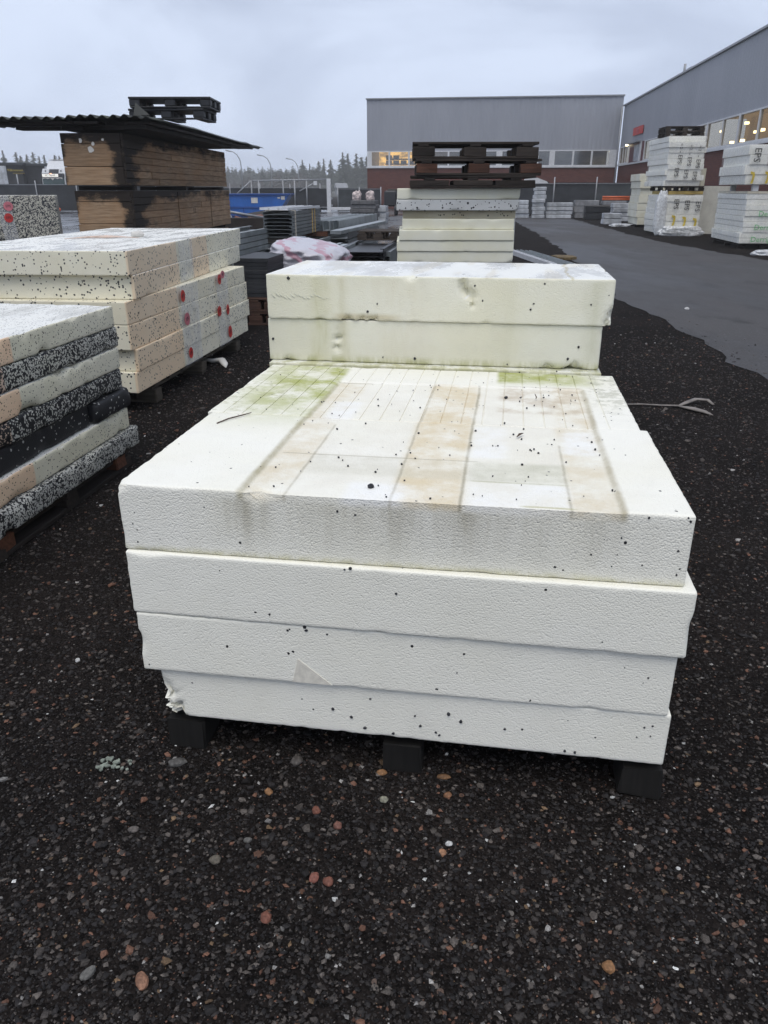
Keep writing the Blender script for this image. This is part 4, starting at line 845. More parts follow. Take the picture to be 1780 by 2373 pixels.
# ------------------------------------------------------------------ wrapped foam packs along the right building
def foam_pack(fr, s0, s1, t0, t1, z0, z1, n, mat, label, seed=0, jit=.02, film_=True, grp='wrapped foam packs at the right building', warp=0):
    e = empty('foam_pack', fr((s0 + s1) / 2, (t0 + t1) / 2, z0), fr.rz, label, 'foam pack', grp); rr = random.Random(seed)
    W, D, h = s1 - s0, t1 - t0, (z1 - z0) / n
    for i in range(n):
        w = W - rr.uniform(0, jit); d = D - rr.uniform(0, jit); me = slab_mesh(w, d, h - .006, (seed, 0, i * h), g=.07, seed=seed + i, r0=.006, chip=.004, chipthr=.8)
        link('slab', me, mat, e, (rr.uniform(-jit, jit) * .6, rr.uniform(-jit, jit) * .4, i * h))
    if film_:
        bm = bmesh.new(); bmesh.ops.create_cube(bm, size=1); bmesh.ops.subdivide_edges(bm, edges=bm.edges[:], cuts=9, use_grid_fill=True)
        for v in bm.verts:
            p = Vector((v.co.x * (W + .03), v.co.y * (D + .03), (v.co.z + .5) * (z1 - z0) + .004)); k = mn.noise(p * 3 + Vector((seed, 0, 0))) * .010
            v.co = Vector((p.x + k * np.sign(p.x) - (.04 + warp * .25 * max(0, .3 - p.z)) * (abs(v.co.x) > .49) * (abs(v.co.y) > .49) * np.sign(p.x), p.y + k * np.sign(p.y), p.z))
        me = bpy.data.meshes.new('film'); bm.to_mesh(me); bm.free(); me.shade_smooth(); link('wrapping_film', me, M['film'], e)
    e['d'] = D; e['w'] = W; del e['d'], e['w']
    return e
def pr_text(e, txt, size, x, y, z, mat, name='printed_text', down=True):
    me = text_mesh(txt, size, .002); rot = Matrix.Rotation(R(90), 4, 'X') @ Matrix.Rotation(R(-90 if down else 0), 4, 'Z')
    o = link(name, me, M[mat], e, (x, y, z)); o.rotation_euler = rot.to_euler(); return o
def pr_leaf(e, x, y, z, h, mat='yel'):
    mb = MB(); w = h * .2
    mb.prism([(x - w, z + h * .5), (x + w * .7, z + h * .42), (x + w, z + h * .1), (x + w * .5, z - h * .5), (x - w * .5, z - h * .5), (x - w * .1, z - h * .15), (x + w * .0, z + h * .2), (x - w, z + h * .32)], 'y', y - .002, y + .002); return mb.build('printed_mark', M[mat], e)
# low stack with green print, upper pack on white feet
p = foam_pack(F8, 5.72, 6.98, 20.35, 23.0, .12, 1.22, 9, M['eps_pack'], 'low wide pack of white foam boards with green print', 3, .05)
for (x, z, tx) in ((-.02, .66, 'Derrigm'), (-.06, .36, 'Derrmbi'), (-.10, .09, 'Derrigm')): pr_text(p, tx, .17, x, -1.37, z, 'green', down=False)
pallet(F8, 6.35, 21.7, 0, 1.2, 2.4, 'dark pallet under the low pack with green print', M['w_dark'], M['w_dark_y'], seed=51, hb=.06, bottom=False, boards=8)
tag(MB().box(-.62, .62, -1.3, 1.3, 0, .05).build('foam_board', M['eps_packy'] if False else plain('cream_board', (.62, .58, .47), .6, .15, 4), None, F8(6.35, 21.67, 1.223), (0, 0, F8.rz)), 'cream board lying on the low pack with green print', 'foam board')
for i, (s, t) in enumerate([(5.90, 20.45), (6.42, 20.45), (6.9, 20.45), (5.90, 22.3), (6.42, 22.3), (6.9, 22.3)]):
    tag(MB().box(-.06, .06, -.06, .06, 0, .14, j=.006).build('foam_spacer', M['white_metal'], None, F8(s, t, 1.2745), (0, 0, F8.rz)), '%s white foam spacer under the upper printed pack, %s row' % (('left', 'middle', 'right')[i % 3], 'front' if i < 3 else 'rear'), 'foam spacer', 'foam spacers under the upper pack')
p = foam_pack(F8, 5.58, 6.85, 20.3, 22.6, 1.418, 2.26, 4, M['eps_pack'], 'upper white foam pack with black lettering on white feet', 5, .06)
for x in (-.44, -.12, .22): 
    pr_text(p, '- EPS' if x > -.3 else 'EPS', .21, x, -1.195, .62, 'ink'); pr_leaf(p, x - .03, -1.195, .15, .26)
# tall tower: lower printed pack, pallet, yellow board, upper packs, two pallets on top
FT = Fr(4)
p = foam_pack(FT, 6.72, 7.85, 25.45, 27.6, .06, 1.15, 6, M['eps_pack'], 'lower printed pack of the tall foam tower, wrapped in loose film', 7, .04, warp=1)
for x in (-.22, .1, .42): pr_text(p, 'EPS', .2, x, -1.12, .82 - x * .1, 'ink'); pr_leaf(p, x - .02, -1.12, .36 - x * .12, .30); pr_text(p, 'T', .14, x - .06, -1.12, .12, 'ink')
tag(link('loose_film', lump(0, 0, 0, .62, .12, .16, 2.2, .2, 3.), M['film2'], None, FT(7.3, 25.35, .12), (0, 0, FT.rz)), 'slack white film sagging at the foot of the tall foam tower', 'film')
tag(link('loose_film', lump(0, 0, 0, .17, .1, .62, 6.2, .16, 3.), M['film2'], None, FT(6.66, 25.5, .62), (0, 0, FT.rz)), 'white film hanging down the left edge of the tall foam tower', 'film')
tag(MB().box(-.5, .5, -1.0, 1.0, 0, .09).build('yellow_board', M['wood_y'], None, FT(7.32, 26.45, 1.172), (0, 0, FT.rz)), 'yellow wooden board between the two halves of the tall foam tower', 'board')
pallet(FT, 7.3, 26.5, 1.2635, 1.1, 2.0, 'dark pallet in the middle of the tall foam tower', M['w_dark'], M['w_dark_y'], seed=52, boards=8)
p = foam_pack(FT, 6.66, 7.75, 25.5, 27.9, 1.405, 2.76, 9, M['eps_pack'], 'upper printed pack of the tall foam tower', 9, .08)
for k, x in enumerate((-.2, .08, .34)):
    pr_text(p, '- EPS', .17, x, -1.245, .78 - k * .06, 'ink'); pr_text(p, 'EPS', .17, x - .05, -1.245, .38 - k * .05, 'ink')
    pr_text(p, '= 2', .11, x, -1.245, 1.08 - k * .03, 'ink')
for i in range(2): pallet(FT, 7.16, 26.3, 2.763 + i * .1395, 1.13, .9, '%s dark pallet on top of the tall foam tower' % ('lower', 'upper')[i], M['w_dark'], M['w_dark_y'], seed=53 + i, hb=.078)
tag(MB().box(-.02, .34, -.04, .02, 0, .5).build('foam_board', M['eps_packy'] if False else plain('cream_board_upright', (.58, .56, .46), .6, .12, 3), None, FT(7.82, 26.6, 1.41), (0, 0, FT.rz)), 'cream board standing out on the right of the tall foam tower', 'foam board')
tag(MB().box(-.5, .6, -.5, .6, 0, 1.408).build('foam_block', M['eps_packy'] if False else plain('cream_block', (.60, .60, .55), .6, .12, 3), None, FT(8.42, 27.1, 0), (0, 0, FT.rz)), 'plain cream foam block behind the right of the tall foam tower', 'foam block')
# cream stack left of the tower
p = foam_pack(F8, 5.03, 5.90, 31.3, 33.5, .1, 1.84, 7, M['eps_packy'], 'stack of cream foam blocks left of the tall tower', 11, .07, False)
p = foam_pack(F8, 5.55, 6.3, 29.6, 30.9, .1, 1.35, 5, M['eps_packy'], 'shorter cream foam stack between the cream stack and the tower', 13, .07, False)
tag(link('loose_film', lump(0, 0, 0, .4, .3, .06, 7.2, .2, 3.), M['film2'], None, (9.1, 31.2, .04)), 'scrap of white film at the foot of the cream foam stack', 'film')
tag(link('loose_film', lump(0, 0, 0, .35, .2, .07, 8.2, .2, 3.), M['film2'], None, (8.35, 17.4, .04)), 'scrap of white film on the gravel at the right picture edge', 'film')
for q, (s0, t0, lab) in enumerate([(5.4, 32.4, 'dark bearers under the cream foam stack'), (5.9, 30.2, 'dark bearers under the shorter cream stack')]): pallet(F8, s0, t0, 0, .9, 1.2, lab, M['w_dark'], M['w_dark_y'], seed=60 + q, hb=.04, bottom=False)
# ------------------------------------------------------------------ low goods along the fence behind the road
rr = random.Random(9)
def goods(x, y, w, d, h, n, mat, label, rz=-8, z=0):
    e = empty('goods_pack', (x, y, z), R(rz), label, 'goods pack', 'packs stored along the fence')
    for i in range(n): pbox('layer', M[mat], e, (rr.uniform(-.03, .03), rr.uniform(-.03, .03), (i + .5) * h / n + .002), (w - rr.uniform(0, .1), d, h / n - .012), .015, rr.randint(1, 9))
    return e
goods(7.55, 40.2, .62, .9, 1.42, 8, 'grey_lt', 'tall pale stack of wrapped slabs by the fence right of the middle stack')
goods(6.7, 40.8, 1.0, .9, .82, 4, 'grey_lt', 'pale wrapped pack left of the tall pale stack'); goods(8.6, 40.4, 1.3, .9, .72, 4, 'grey_lt', 'grey wrapped pack right of the tall pale stack'); goods(9.95, 40.6, 1.2, .9, .82, 3, 'grey_pk', 'grey pack of blocks in the middle of the fence row')
goods(9.95, 38.3, 1.2, .9, .62, 2, 'black', 'black crate in front of the fence row'); goods(11.2, 40.2, 1.1, .9, .8, 4, 'grey_pk', 'grey pack before the orange pipes'); goods(9.3, 33.4, .75, .8, .42, 2, 'grey_lt', 'small pale pack on the ground left of the cream foam stack'); goods(10.6, 36.5, 1.0, .9, .75, 4, 'grey_lt', 'pale grey pack behind the cream foam stack')
e = empty('pipe_bundle', (11.2, 40.0, .803), R(-8), 'bundle of orange pipes on a grey pack', 'pipes')
for i in range(7):
    mb = MB(); mb.tube([(-.6, (i % 4) * .11 - .2, .06 + .1 * (i // 4)), (.65, (i % 4) * .11 - .2, .06 + .1 * (i // 4))], .05, 8); mb.build('pipe', M['orange'], e, None, None, True)
goods(-.75, 32.3, 1.05, .9, .92, 6, 'dkbrick', 'dark pack of pavers beyond the purlins'); goods(-.1, 33.5, .5, .8, .7, 3, 'grey_lt', 'pale pack right of the dark pavers')
for i, x in enumerate((-1.05, -.55)): tag(link('sack', lump(0, 0, 0, .16, .14, .17, i * 3, .3, 3.4), M['sack'], None, (x, 32.2, 1.07)), '%s pale sack standing on the dark paver pack' % ('left', 'right')[i], 'sack', 'sacks on the paver pack')
# small dark machine near the building
e = empty('pump_trailer', (.42, 45, 0), R(-8), 'small dark wheeled machine in front of the brick wall', 'machine')
pbox('body', M['black'], e, (0, 0, .85), (.7, 1.2, .8), .08); pbox('hood', M['w_dark'], e, (.1, 0, 1.27), (.55, 1.0, .12), .04)
for x in (-.3, .3):
    mb = MB(); mb.tube([(x - .08, -.4, .3), (x + .08, -.4, .3)], .3, 14); mb.build('wheel', M['black'], e, None, None, True)
# white van roof behind the screen
e = empty('van', (9.1, 48.5, 0), R(-8), 'white van behind the dark screen, only its roof showing', 'van')
mb = MB(); mb.prism([(-1.0, .35), (-1.0, 1.5), (-.9, 1.86), (-.2, 1.92), (.35, 1.72), (.75, 1.2), (1.6, 1.05), (1.75, .35)], 'y', -.8, .8); mb.build('body', M['white_metal'], e)
mb = MB(); mb.prism([(.30, 1.70), (.40, 1.68), (.78, 1.22), (.70, 1.22)], 'y', -.78, .78); mb.build('windscreen', M['tint'], e, (.03, 0, .02))
for x in (-.6, 1.1):
    for y in (-.75, .75):
        mb = MB(); mb.tube([(x, y - .1, .33), (x, y + .1, .33)], .33, 14); mb.build('wheel', M['black'], e, None, None, True)

# ------------------------------------------------------------------ buildings
FBd = Fr(7.8)
def ribbed(L, H, pitch=.3, dep=.012):
    mb = MB(); pts = []; n = int(L / pitch)
    for i in range(n):
        x = i * L / n; w = L / n; pts += [(x, 0), (x + w * .35, 0), (x + w * .45, -dep), (x + w * .9, -dep)]
    pts.append((L, 0)); V = [(p[0], p[1], z) for z in (0, H) for p in pts]; k = len(pts)
    mb.add(V, [(i, i + 1, k + i + 1, k + i) for i in range(k - 1)]); return mb
def window_strip(e, x0, x1, z0, z1, cuts, wide=()):
    """frame, mullions and panes between x0 and x1 in a facade running along local x, facing -y"""
    h = z1 - z0; xs = [x0] + list(cuts) + [x1]
    for a, b in zip(xs[:-1], xs[1:]):
        w = MB(); t = .06
        for q in ((a, b, z0, z0 + t), (a, b, z1 - t, z1), (a, a + t, z0 + t, z1 - t), (b - t, b, z0 + t, z1 - t)): w.box(q[0], q[1], -.05, .05, q[2], q[3])
        f = w.build('window', M['white_metal'], e); g = MB(); g.box(a + t, b - t, -.008, .008, z0 + t, z1 - t); g.build('pane', M['glass'], f)
# front hall: local x along the facade from its left corner
T0 = 59.4; SL, SRt = -9.35, 8.05; LF = SRt - SL
e = empty('hall_building', FBd(SL, T0, 0), FBd.rz, 'grey clad hall with brick base and window band at the end of the road', 'building')
MB().box(0, LF, .0, .3, 0, 2.70).build('brick_base', M['brick'], e)
ribbed(LF, 3.25).build('cladding', M['clad'], e, (0, 0, 3.80)); MB().box(.02, LF, .05, .3, 3.80, 7.04).build('wall_core', M['clad'], e)
MB().box(-.06, LF + .05, -.1, .35, 7.05, 7.13).build('roof_edge', M['galv'], e); MB().box(-.05, LF, -.08, .28, 2.70, 2.80).build('window_sill', M['white_metal'], e)
MB().box(0, .3, .3, 20, 0, 7.0).build('side_wall', M['clad'], e); MB().box(.3, LF, .3, 20, 7.0, 7.04).build('roof', M['galv'], e)
window_strip(e, .28, 9.2, 2.80, 3.80, (1.6, 3.0, 4.4, 5.8, 7.2, 8.2)); window_strip(e, 9.5, LF - .5, 2.80, 3.80, (10.7, 12.0, 12.85, 14.4, 15.65))
MB().box(0, .28, -.02, .28, 2.80, 3.80).build('corner_post', M['white_metal'], e); MB().box(LF - .5, LF, -.02, .28, 2.80, 3.80).build('corner_post', M['white_metal'], e); MB().box(9.2, 9.5, -.03, .28, 2.80, 3.80).build('pillar', M['white_metal'], e); MB().box(12.86, 13.16, -.06, -.052, 2.80, 3.80).build('pillar', M['white_metal'], e)
MB().box(.3, 4.0, 4.0, 4.1, .1, 6.5).build('lit_wall', M['hall2'], e); MB().box(4.0, LF, 6.0, 6.1, .1, 6.5).build('inner_wall', M['hall3'], e)
for i in range(3): MB().box(.9 + i * .06, 3.2, 2.6, 3.2, 2.65 + i * .34, 2.73 + i * .34).build('shelf', M['w_grey'], e)
for i in range(10): MB().box(1.0 + (i % 4) * .55, 1.4 + (i % 4) * .55, 2.65, 3.1, 2.735 + (i // 4) * .34, 2.95 + (i // 4) * .34).build('shelf_box', M['paper'], e)
# right wing: facade along local x starting at the inner corner and running towards the viewer
LR = 44
e = empty('hall_wing', FBd(SRt + .08, T0 - .15, 0), FBd.rz - R(90) + R(1.66), 'long grey clad wing with lit window band along the right', 'building')
MB().box(0, LR, .0, .3, 0, 2.76).build('brick_base', M['brick'], e); ribbed(LR, 2.5).build('cladding', M['clad'], e, (0, 0, 3.92)); MB().box(0, LR, .05, .3, 3.92, 6.41).build('wall_core', M['clad'], e)
MB().box(-.02, LR + .05, -.1, .35, 6.42, 6.50).build('roof_edge', M['galv'], e); MB().box(0, LR, -.08, .28, 2.76, 2.86).build('window_sill', M['white_metal'], e); MB().box(0, LR, .3, 20, 6.38, 6.42).build('roof', M['galv'], e)
MB().box(0, .5, -.02, .28, 2.86, 3.92).build('corner_post', M['white_metal'], e)
window_strip(e, .5, 3.6, 2.86, 3.92, (1.5, 2.5)); window_strip(e, 8.6, LR, 2.86, 3.92, [8.6 + 2.15 * i for i in range(1, 17)])
for i in range(0, 9): MB().box(8.5 + 4.3 * i, 8.7 + 4.3 * i, -.075, -.052, 2.86, 3.92).build('pillar', M['white_metal'], e)
MB().box(0, LR, 8.0, 8.1, .1, 6.3).build('lit_wall', M['hall'], e); MB().box(0, LR, .6, 8, 5.6, 5.62).build('ceiling', M['hall'], e)
d = MB().box(4.0, 8.2, -.06, -.002, 2.86, 3.92).build('door_panel', plain('dark_red_panel', (.10, .02, .03), .5, .1), e)
MB().box(5.6, 7.2, -.09, -.064, 2.9, 3.8).build('door_window', M['grey_lt'], d); MB().box(7.3, 7.75, -.12, -.065, 2.86, 3.92).build('door_frame', M['white_metal'], d)
MB().box(4.6, 7.7, -.35, -.095, 3.9, 3.98).build('door_canopy', M['galv'], d)
s_ = MB().box(4.6, 7.55, -.09, -.05, 4.36, 4.80).build('red_sign', M['red'], e); link('sign_text', text_mesh('HDI', .42, .004), M['pink'], s_, (6.05, -.097, 4.575), (R(90), 0, 0))
for i, (x, z, w) in enumerate([(3.7, 3.85, .12), (23.3, 3.72, .2), (20.0, 3.62, .2), (21.7, 3.1, .2), (23.0, 3.1, .5), (24.6, 3.32, .2), (25.2, 3.35, .6), (28.5, 3.72, .3), (28.9, 3.3, .8), (31.0, 3.6, .5), (33, 3.8, .8), (14, 3.7, .3), (17.2, 3.4, .3)]):
    MB().box(x - w * .3, x + w * .3, (.9 if i else -.3), (1.05 if i else -.15), z, z + .09).build('lamp', M['lamp'], e)
mb = MB(); mb.tube([(14.8, .2, 6.4), (14.8, .2, 6.95)], .06, 8); mb.build('vent_pipe', M['galv'], e, None, None, True); MB().box(16.0, 16.8, .05, .6, 6.5, 6.6).build('roof_hatch', M['galv'], e)
mb = MB(); mb.tube([(.12, -.16, 0), (.12, -.16, 6.4)], .06, 8); mb.build('downpipe', M['galv'], e, None, None, True)

# ------------------------------------------------------------------ fence, gate, skip, lamps
def fence(x0, y0, x1, y1, h, n, label, screen='screen', zs=.05, ph=.3, skip=()):
    L = math.hypot(x1 - x0, y1 - y0); e = empty('screen_fence', (x0, y0, 0), math.atan2(y1 - y0, x1 - x0), label, 'fence', 'screened fences round the yard')
    for i in range(n): MB().box(i * L / n, (i + 1) * L / n - .02, .03, .045, zs, h + random.uniform(-.03, .03)).build('screen_panel', M[screen] if i % 3 else M['screen2'], e)
    for i in range(n + 1): mb = MB(); mb.tube([(i * L / n, 0, 0), (i * L / n, 0, h + ph)], .035, 8); mb.build('post', M['galv'], e, None, None, True)
    MB().box(0, L, -.015, .015, h - .04, h - .01).build('rail', M['galv'], e); return e
fence(4.8, 45.5, 18, 43.6, 1.62, 6, 'dark screened fence in front of the brick base of the hall'); fence(-34, 50.5, -12.2, 53.5, 1.60, 9, 'dark screened fence behind the timber pile at left', ph=.22); fence(-12.1, 54.5, -4.2, 54.5, 1.42, 4, 'dark screened fence behind the blue skip', ph=.25); fence(-2.9, 52, -.2, 51.6, 1.35, 2, 'dark screened fence panel left of the brick wall', ph=.1)
e = empty('sliding_gate', (-8.3, 52, 0), 0, 'grey tubular sliding gate behind the blue skip', 'gate')
for a, b in (((0, 0, 1.80), (4.75, 0, 1.88)), ((0, 0, .25), (4.75, 0, .25)), ((-1.0, 0, 1.0), (0, 0, 1.8)), ((3.0, 0, 1.2), (4.0, 0, 1.7))): mb = MB(); mb.tube([a, b], .045, 6); mb.build('rail', M['galv'], e, None, None, True)
for x in (0, .45, .48 + 1.5, 3.45, 2.7): mb = MB(); mb.tube([(x, 0, .1), (x, 0, 1.82)], .05, 6); mb.build('upright', M['galv'], e, None, None, True)
MB().box(3.9, 4.12, -.07, -.05, 1.55, 1.78).build('white_disc_sign', M['white_metal'], e)
MB().box(.0, 4.7, .03, .045, .1, 1.35).build('gate_screen', M['screen'], e)
e = empty('gate_post', (-3.33, 50, 0), 0, 'thick pale steel post of the sliding gate', 'gate post'); pbox('post', M['white_metal'], e, (0, 0, .95), (.24, .24, 1.9), .01); pbox('arm', M['white_metal'], e, (.95, 0, .22), (1.7, .16, .16), .01)
for z in (.4, .8, 1.5): pbox('hinge', M['galv'], e, (.16, 0, z), (.08, .1, .12), .01)
e = empty('skip', (-5.57, 36.6, 0), R(0), 'blue open skip with sloping ends beyond the steel bundle', 'skip')
mb = MB(); mb.prism([(-1.5, 1.08), (-1.18, .62), (-1.1, .25), (1.05, .25), (1.12, .62), (1.45, 1.08)], 'y', -.75, .75); mb.build('tub', M['blue'], e)
MB().box(-1.56, 1.5, -.82, .82, 1.085, 1.14).build('rim', M['blue2'], e); MB().box(-1.15, 1.1, -.79, -.752, .56, .62).build('rib', M['blue2'], e); MB().box(-1.12, 1.08, -.78, -.752, .25, .34).build('rib', M['blue2'], e); MB().box(-1.1, 1.0, -.7, .7, .0, .25).build('base', M['blue2'], e)
for x in (-.55, .35): MB().box(x - .03, x + .03, -.78, -.752, .34, .56).build('stiffener', M['blue2'], e)
MB().box(-.2, .08, -.766, -.753, .76, .98).build('notice', M['paper'], e); MB().box(1.1, 1.26, -.766, -.753, .9, 1.04).build('notice', M['paper'], e); MB().box(.95, 1.06, -.766, -.753, .94, 1.0).build('notice', M['paper'], e)
tag(link('marker_ball', lump(0, 0, 0, .10, .09, .07, 1.2, .1, 2.2), M['orange'], None, (-9.55, 24.0, .77)), 'orange plastic cap on a post beside the far left foam stack', 'marker'); mb = MB(); mb.tube([(-9.55, 24, 0), (-9.55, 24, .7)], .03, 8); tag(mb.build('short_post', M['galv'], None, None, None, True), 'short post carrying the orange cap', 'post')
mb = MB(); mb.tube([(-8.1, 22, 0), (-8.1, 22, .62)], .09, 10); tag(mb.build('bollard', M['anth'], None, None, None, True), 'dark bollard standing in the wet yard left of the timber pile', 'bollard')
tag(MB().prism([(-.3, 0), (.3, 0), (.6, .75), (-.6, .75)], 'y', -.4, .4).build('blue_bin', M['blue'], None, (-9.2, 27.5, .35)), 'corner of a small blue bin left of the timber pile', 'bin')
for i, (x, y, h, lab) in enumerate([(-25.9, 152, 7.6, 'street lamp nearest the timber pile'), (-22.4, 166, 7.4, 'middle street lamp of the three over the trees'), (-18.6, 182, 7.3, 'street lamp nearest the tall spruce trees')]):
    e = empty('street_lamp', (x, y, 0), 0, lab, 'street lamp', 'street lamps beyond the yard'); mb = MB()
    mb.tube([(0, 0, 0), (0, 0, h - 2.6), (-.12, 0, h - 1.5), (-.6, 0, h - .6), (-1.3, 0, h - .1), (-1.7, 0, h)], [.12, .10, .09, .08, .08, .07], 8); mb.build('pole', M['galv'], e, None, None, True)
    pbox('lamp_head', M['galv'], e, (-2.15, 0, h + .06), (1.0, .35, .2), .05, 0, (0, R(12), 0))
# ------------------------------------------------------------------ dark shop building, truck, boards at far left
e = empty('shop_building', (-34.6, 80, 0), R(4), 'low dark shop building with a yellow sign at far left', 'building')
MB().box(-14, 0, 0, 10, 0, 3.45).build('wall', M['darkclad'], e); MB().box(0, 12, .9, 10, 0, 3.4).build('side_wall', M['darkclad'], e); MB().box(-14.2, .2, -.3, 10, 3.45, 3.65).build('roof_edge', M['screen2'], e); MB().box(.2, 12.2, .6, 10, 3.4, 3.58).build('roof_edge', M['screen2'], e)
for i in range(11): MB().box(.3, 12, .86, .9, .25 + i * .28, .45 + i * .28).build('cladding_board', M['darkclad'], e)
s_ = MB().box(-1.5, .2, -.1, -.04, 2.88, 3.1).build('sign_board', M['darkclad'], e); link('sign_text', text_mesh('Välkommen', .31, .01), M['yel'], s_, (-.62, -.12, 2.98), (R(90), 0, 0)); MB().box(-.9, .2, -.09, -.045, 2.65, 2.76).build('sign_strip', plain('dull_yellow', (.16, .12, .03), .6, .1), e)
for x, zt in ((-.05, 2.6),): mb = MB(); mb.tube([(x, -1.5, 0), (x, -1.5, zt)], .06, 6); mb.build('post', M['galv'], e, None, None, True)
tag(MB().box(-1.4, .5, -.05, .05, 1.2, 3.1).build('white_panel', M['grey_lt'], None, (-31.9, 69.5, 0)), 'pale advertising panel cut by the left picture edge', 'panel')
o = MB().box(-.1, 2.0, -.05, .05, 1.0, 3.25).build('white_panel', M['grey_lt'], None, (-31.3, 77.5, 0)); tag(o, 'pale panel with a blue mark behind the truck', 'panel'); MB().box(.25, .7, -.075, -.055, 2.3, 2.9).build('blue_mark', M['blue'], o)
e = empty('truck', (-29.2, 75.3, 0), R(-14), 'white truck cab with a lit name board, behind the left fence', 'truck')
mb = MB(); mb.prism([(-1.0, .4), (-1.05, 1.6), (-1.0, 2.55), (-.75, 3.0), (.9, 3.05), (.9, .4)], 'x', -1.2, 1.2); mb.build('cab', M['white_metal'], e)
mb = MB(); mb.prism([(-.55, 3.0), (-.05, 3.68), (.9, 3.72), (.9, 3.05)], 'x', -.95, .95); mb.build('roof_spoiler', M['white_metal'], e); MB().box(-.95, .95, -.1, .85, 3.725, 3.76).build('roof_edge', M['paper'], e)
mb = MB(); mb.prism([(-1.03, 2.50), (-1.09, 1.45), (-1.14, 1.45), (-1.08, 2.52)], 'x', -1.08, 1.08); mb.build('windscreen', M['tint'], e)
mb = MB(); mb.prism([(-.96, 2.62), (-.80, 2.93), (-.82, 2.95), (-.99, 2.62)], 'x', -.45, .5); mb.build('sun_roof', M['screen'], e)
v = MB().box(-1.15, 1.1, -1.2, -1.02, 2.28, 2.60).build('visor', M['anth'], e); b = MB().box(-1.0, .62, -1.22, -1.205, 2.32, 2.56).build('name_board', emis('lit_name_board', (.85, .82, .75), .55), v); link('board_text', text_mesh('MC TRANS', .22, .004), M['ink'], b, (-.18, -1.226, 2.44), (R(90), 0, 0))
MB().box(-.18, -.02, -1.24, -1.205, 2.57, 2.62).build('marker_lamp', emis('marker_lamp', (1, .5, .3), 2.), e)
for x in (-.85, .72): MB().box(x, x + .08, -.95, -.88, 2.75, 2.86).build('marker_lamp', M['black'], e, None, None)
for x in (-1.4, 1.25): MB().box(x, x + .16, -1.1, -.95, 1.6, 2.2).build('mirror', M['anth'], e)
mb = MB()
for i in range(12): a = -1.0 + i * .165; mb.prism([(a, 2.27), (a + .165, 2.27), (a + .165, 2.2 - .06 * ((i + 1) % 3 == 0) - .1 * (i in (5,))), (a, 2.2 - .06 * (i % 3 == 0) - .1 * (i in (6,)))], 'y', -1.19, -1.17)
mb.build('curtain_fringe', M['paper'], e)
for x in (-1.0, 1.0):
    mb = MB(); mb.tube([(x - .15, -.3, .5), (x + .15, -.3, .5)], .5, 14); mb.build('wheel', M['black'], e, None, None, True); MB().box(x * .85 - .15, x * .85 + .15, -1.1, -1.04, .6, .8).build('headlight', M['white_metal'], e)

# ------------------------------------------------------------------ trees
def spruce_mesh(h, w, seed, n=520, bare=.12, ragged=.5):
    rr = np.random.default_rng(seed); V = []; F = []
    for k in range(n):
        u = rr.uniform(0, 1) ** .75; z = h * (bare + (1 - bare) * (1 - u * .98) ) if False else h * (bare + (1 - bare) * (1 - math.sqrt(rr.uniform(0, 1)) * .985))
        f = 1 - (z / h - bare) / (1 - bare); tier = .72 + .28 * math.sin(z / h * 46 + seed); rmax = w * (f ** .85) * tier * (1 + ragged * .35 * rr.normal()); a = rr.uniform(0, 6.283); r = max(.02, rmax * rr.uniform(.25, 1.))
        c = np.array([math.cos(a) * r, math.sin(a) * r, z - .18 * r]); s = h * .046 * rr.uniform(.6, 1.7) * (.45 + .75 * f)
        d = np.array([math.cos(a), math.sin(a), -.35]); t = np.array([-math.sin(a), math.cos(a), 0]) * .55
        b = len(V); V += [c + d * s * 1.4, c - d * s * .6 + t * s, c - d * s * .6 - t * s, c + np.array([0, 0, s * .5])]; F += [(b, b + 1, b + 3), (b, b + 3, b + 2), (b + 1, b + 2, b + 3)]
    me = bpy.data.meshes.new('crown'); me.from_pydata([tuple(v) for v in V], [], F); me.update(); return me
def trunk_mesh(h, r):
    mb = MB(); mb.tube([(0, 0, 0), (0, 0, h * .5), (0, 0, h * .97)], [r, r * .6, .02], 7); return mb.mesh('trunk', True)
SP = [spruce_mesh(1, .2, 3), spruce_mesh(1, .16, 5, 420), spruce_mesh(1, .24, 8, 620, .2, .8), spruce_mesh(1, .13, 11, 360), spruce_mesh(1, .2, 14, 480, .3, .9)]
TM = trunk_mesh(1, .012)
for me in SP: me.materials.append(M['needle'])
TM.materials.append(M['bark'])
def spruce(x, y, h, w, k, label, rot=0):
    e = empty('spruce_tree', (x, y, 0), rot, label, 'tree', 'spruce trees beyond the fence'); link('trunk', TM, None, e).scale = (h, h, h); o = link('crown', SP[k], None, e); o.scale = (h * w * 1.3, h * w * 1.3, h); return e
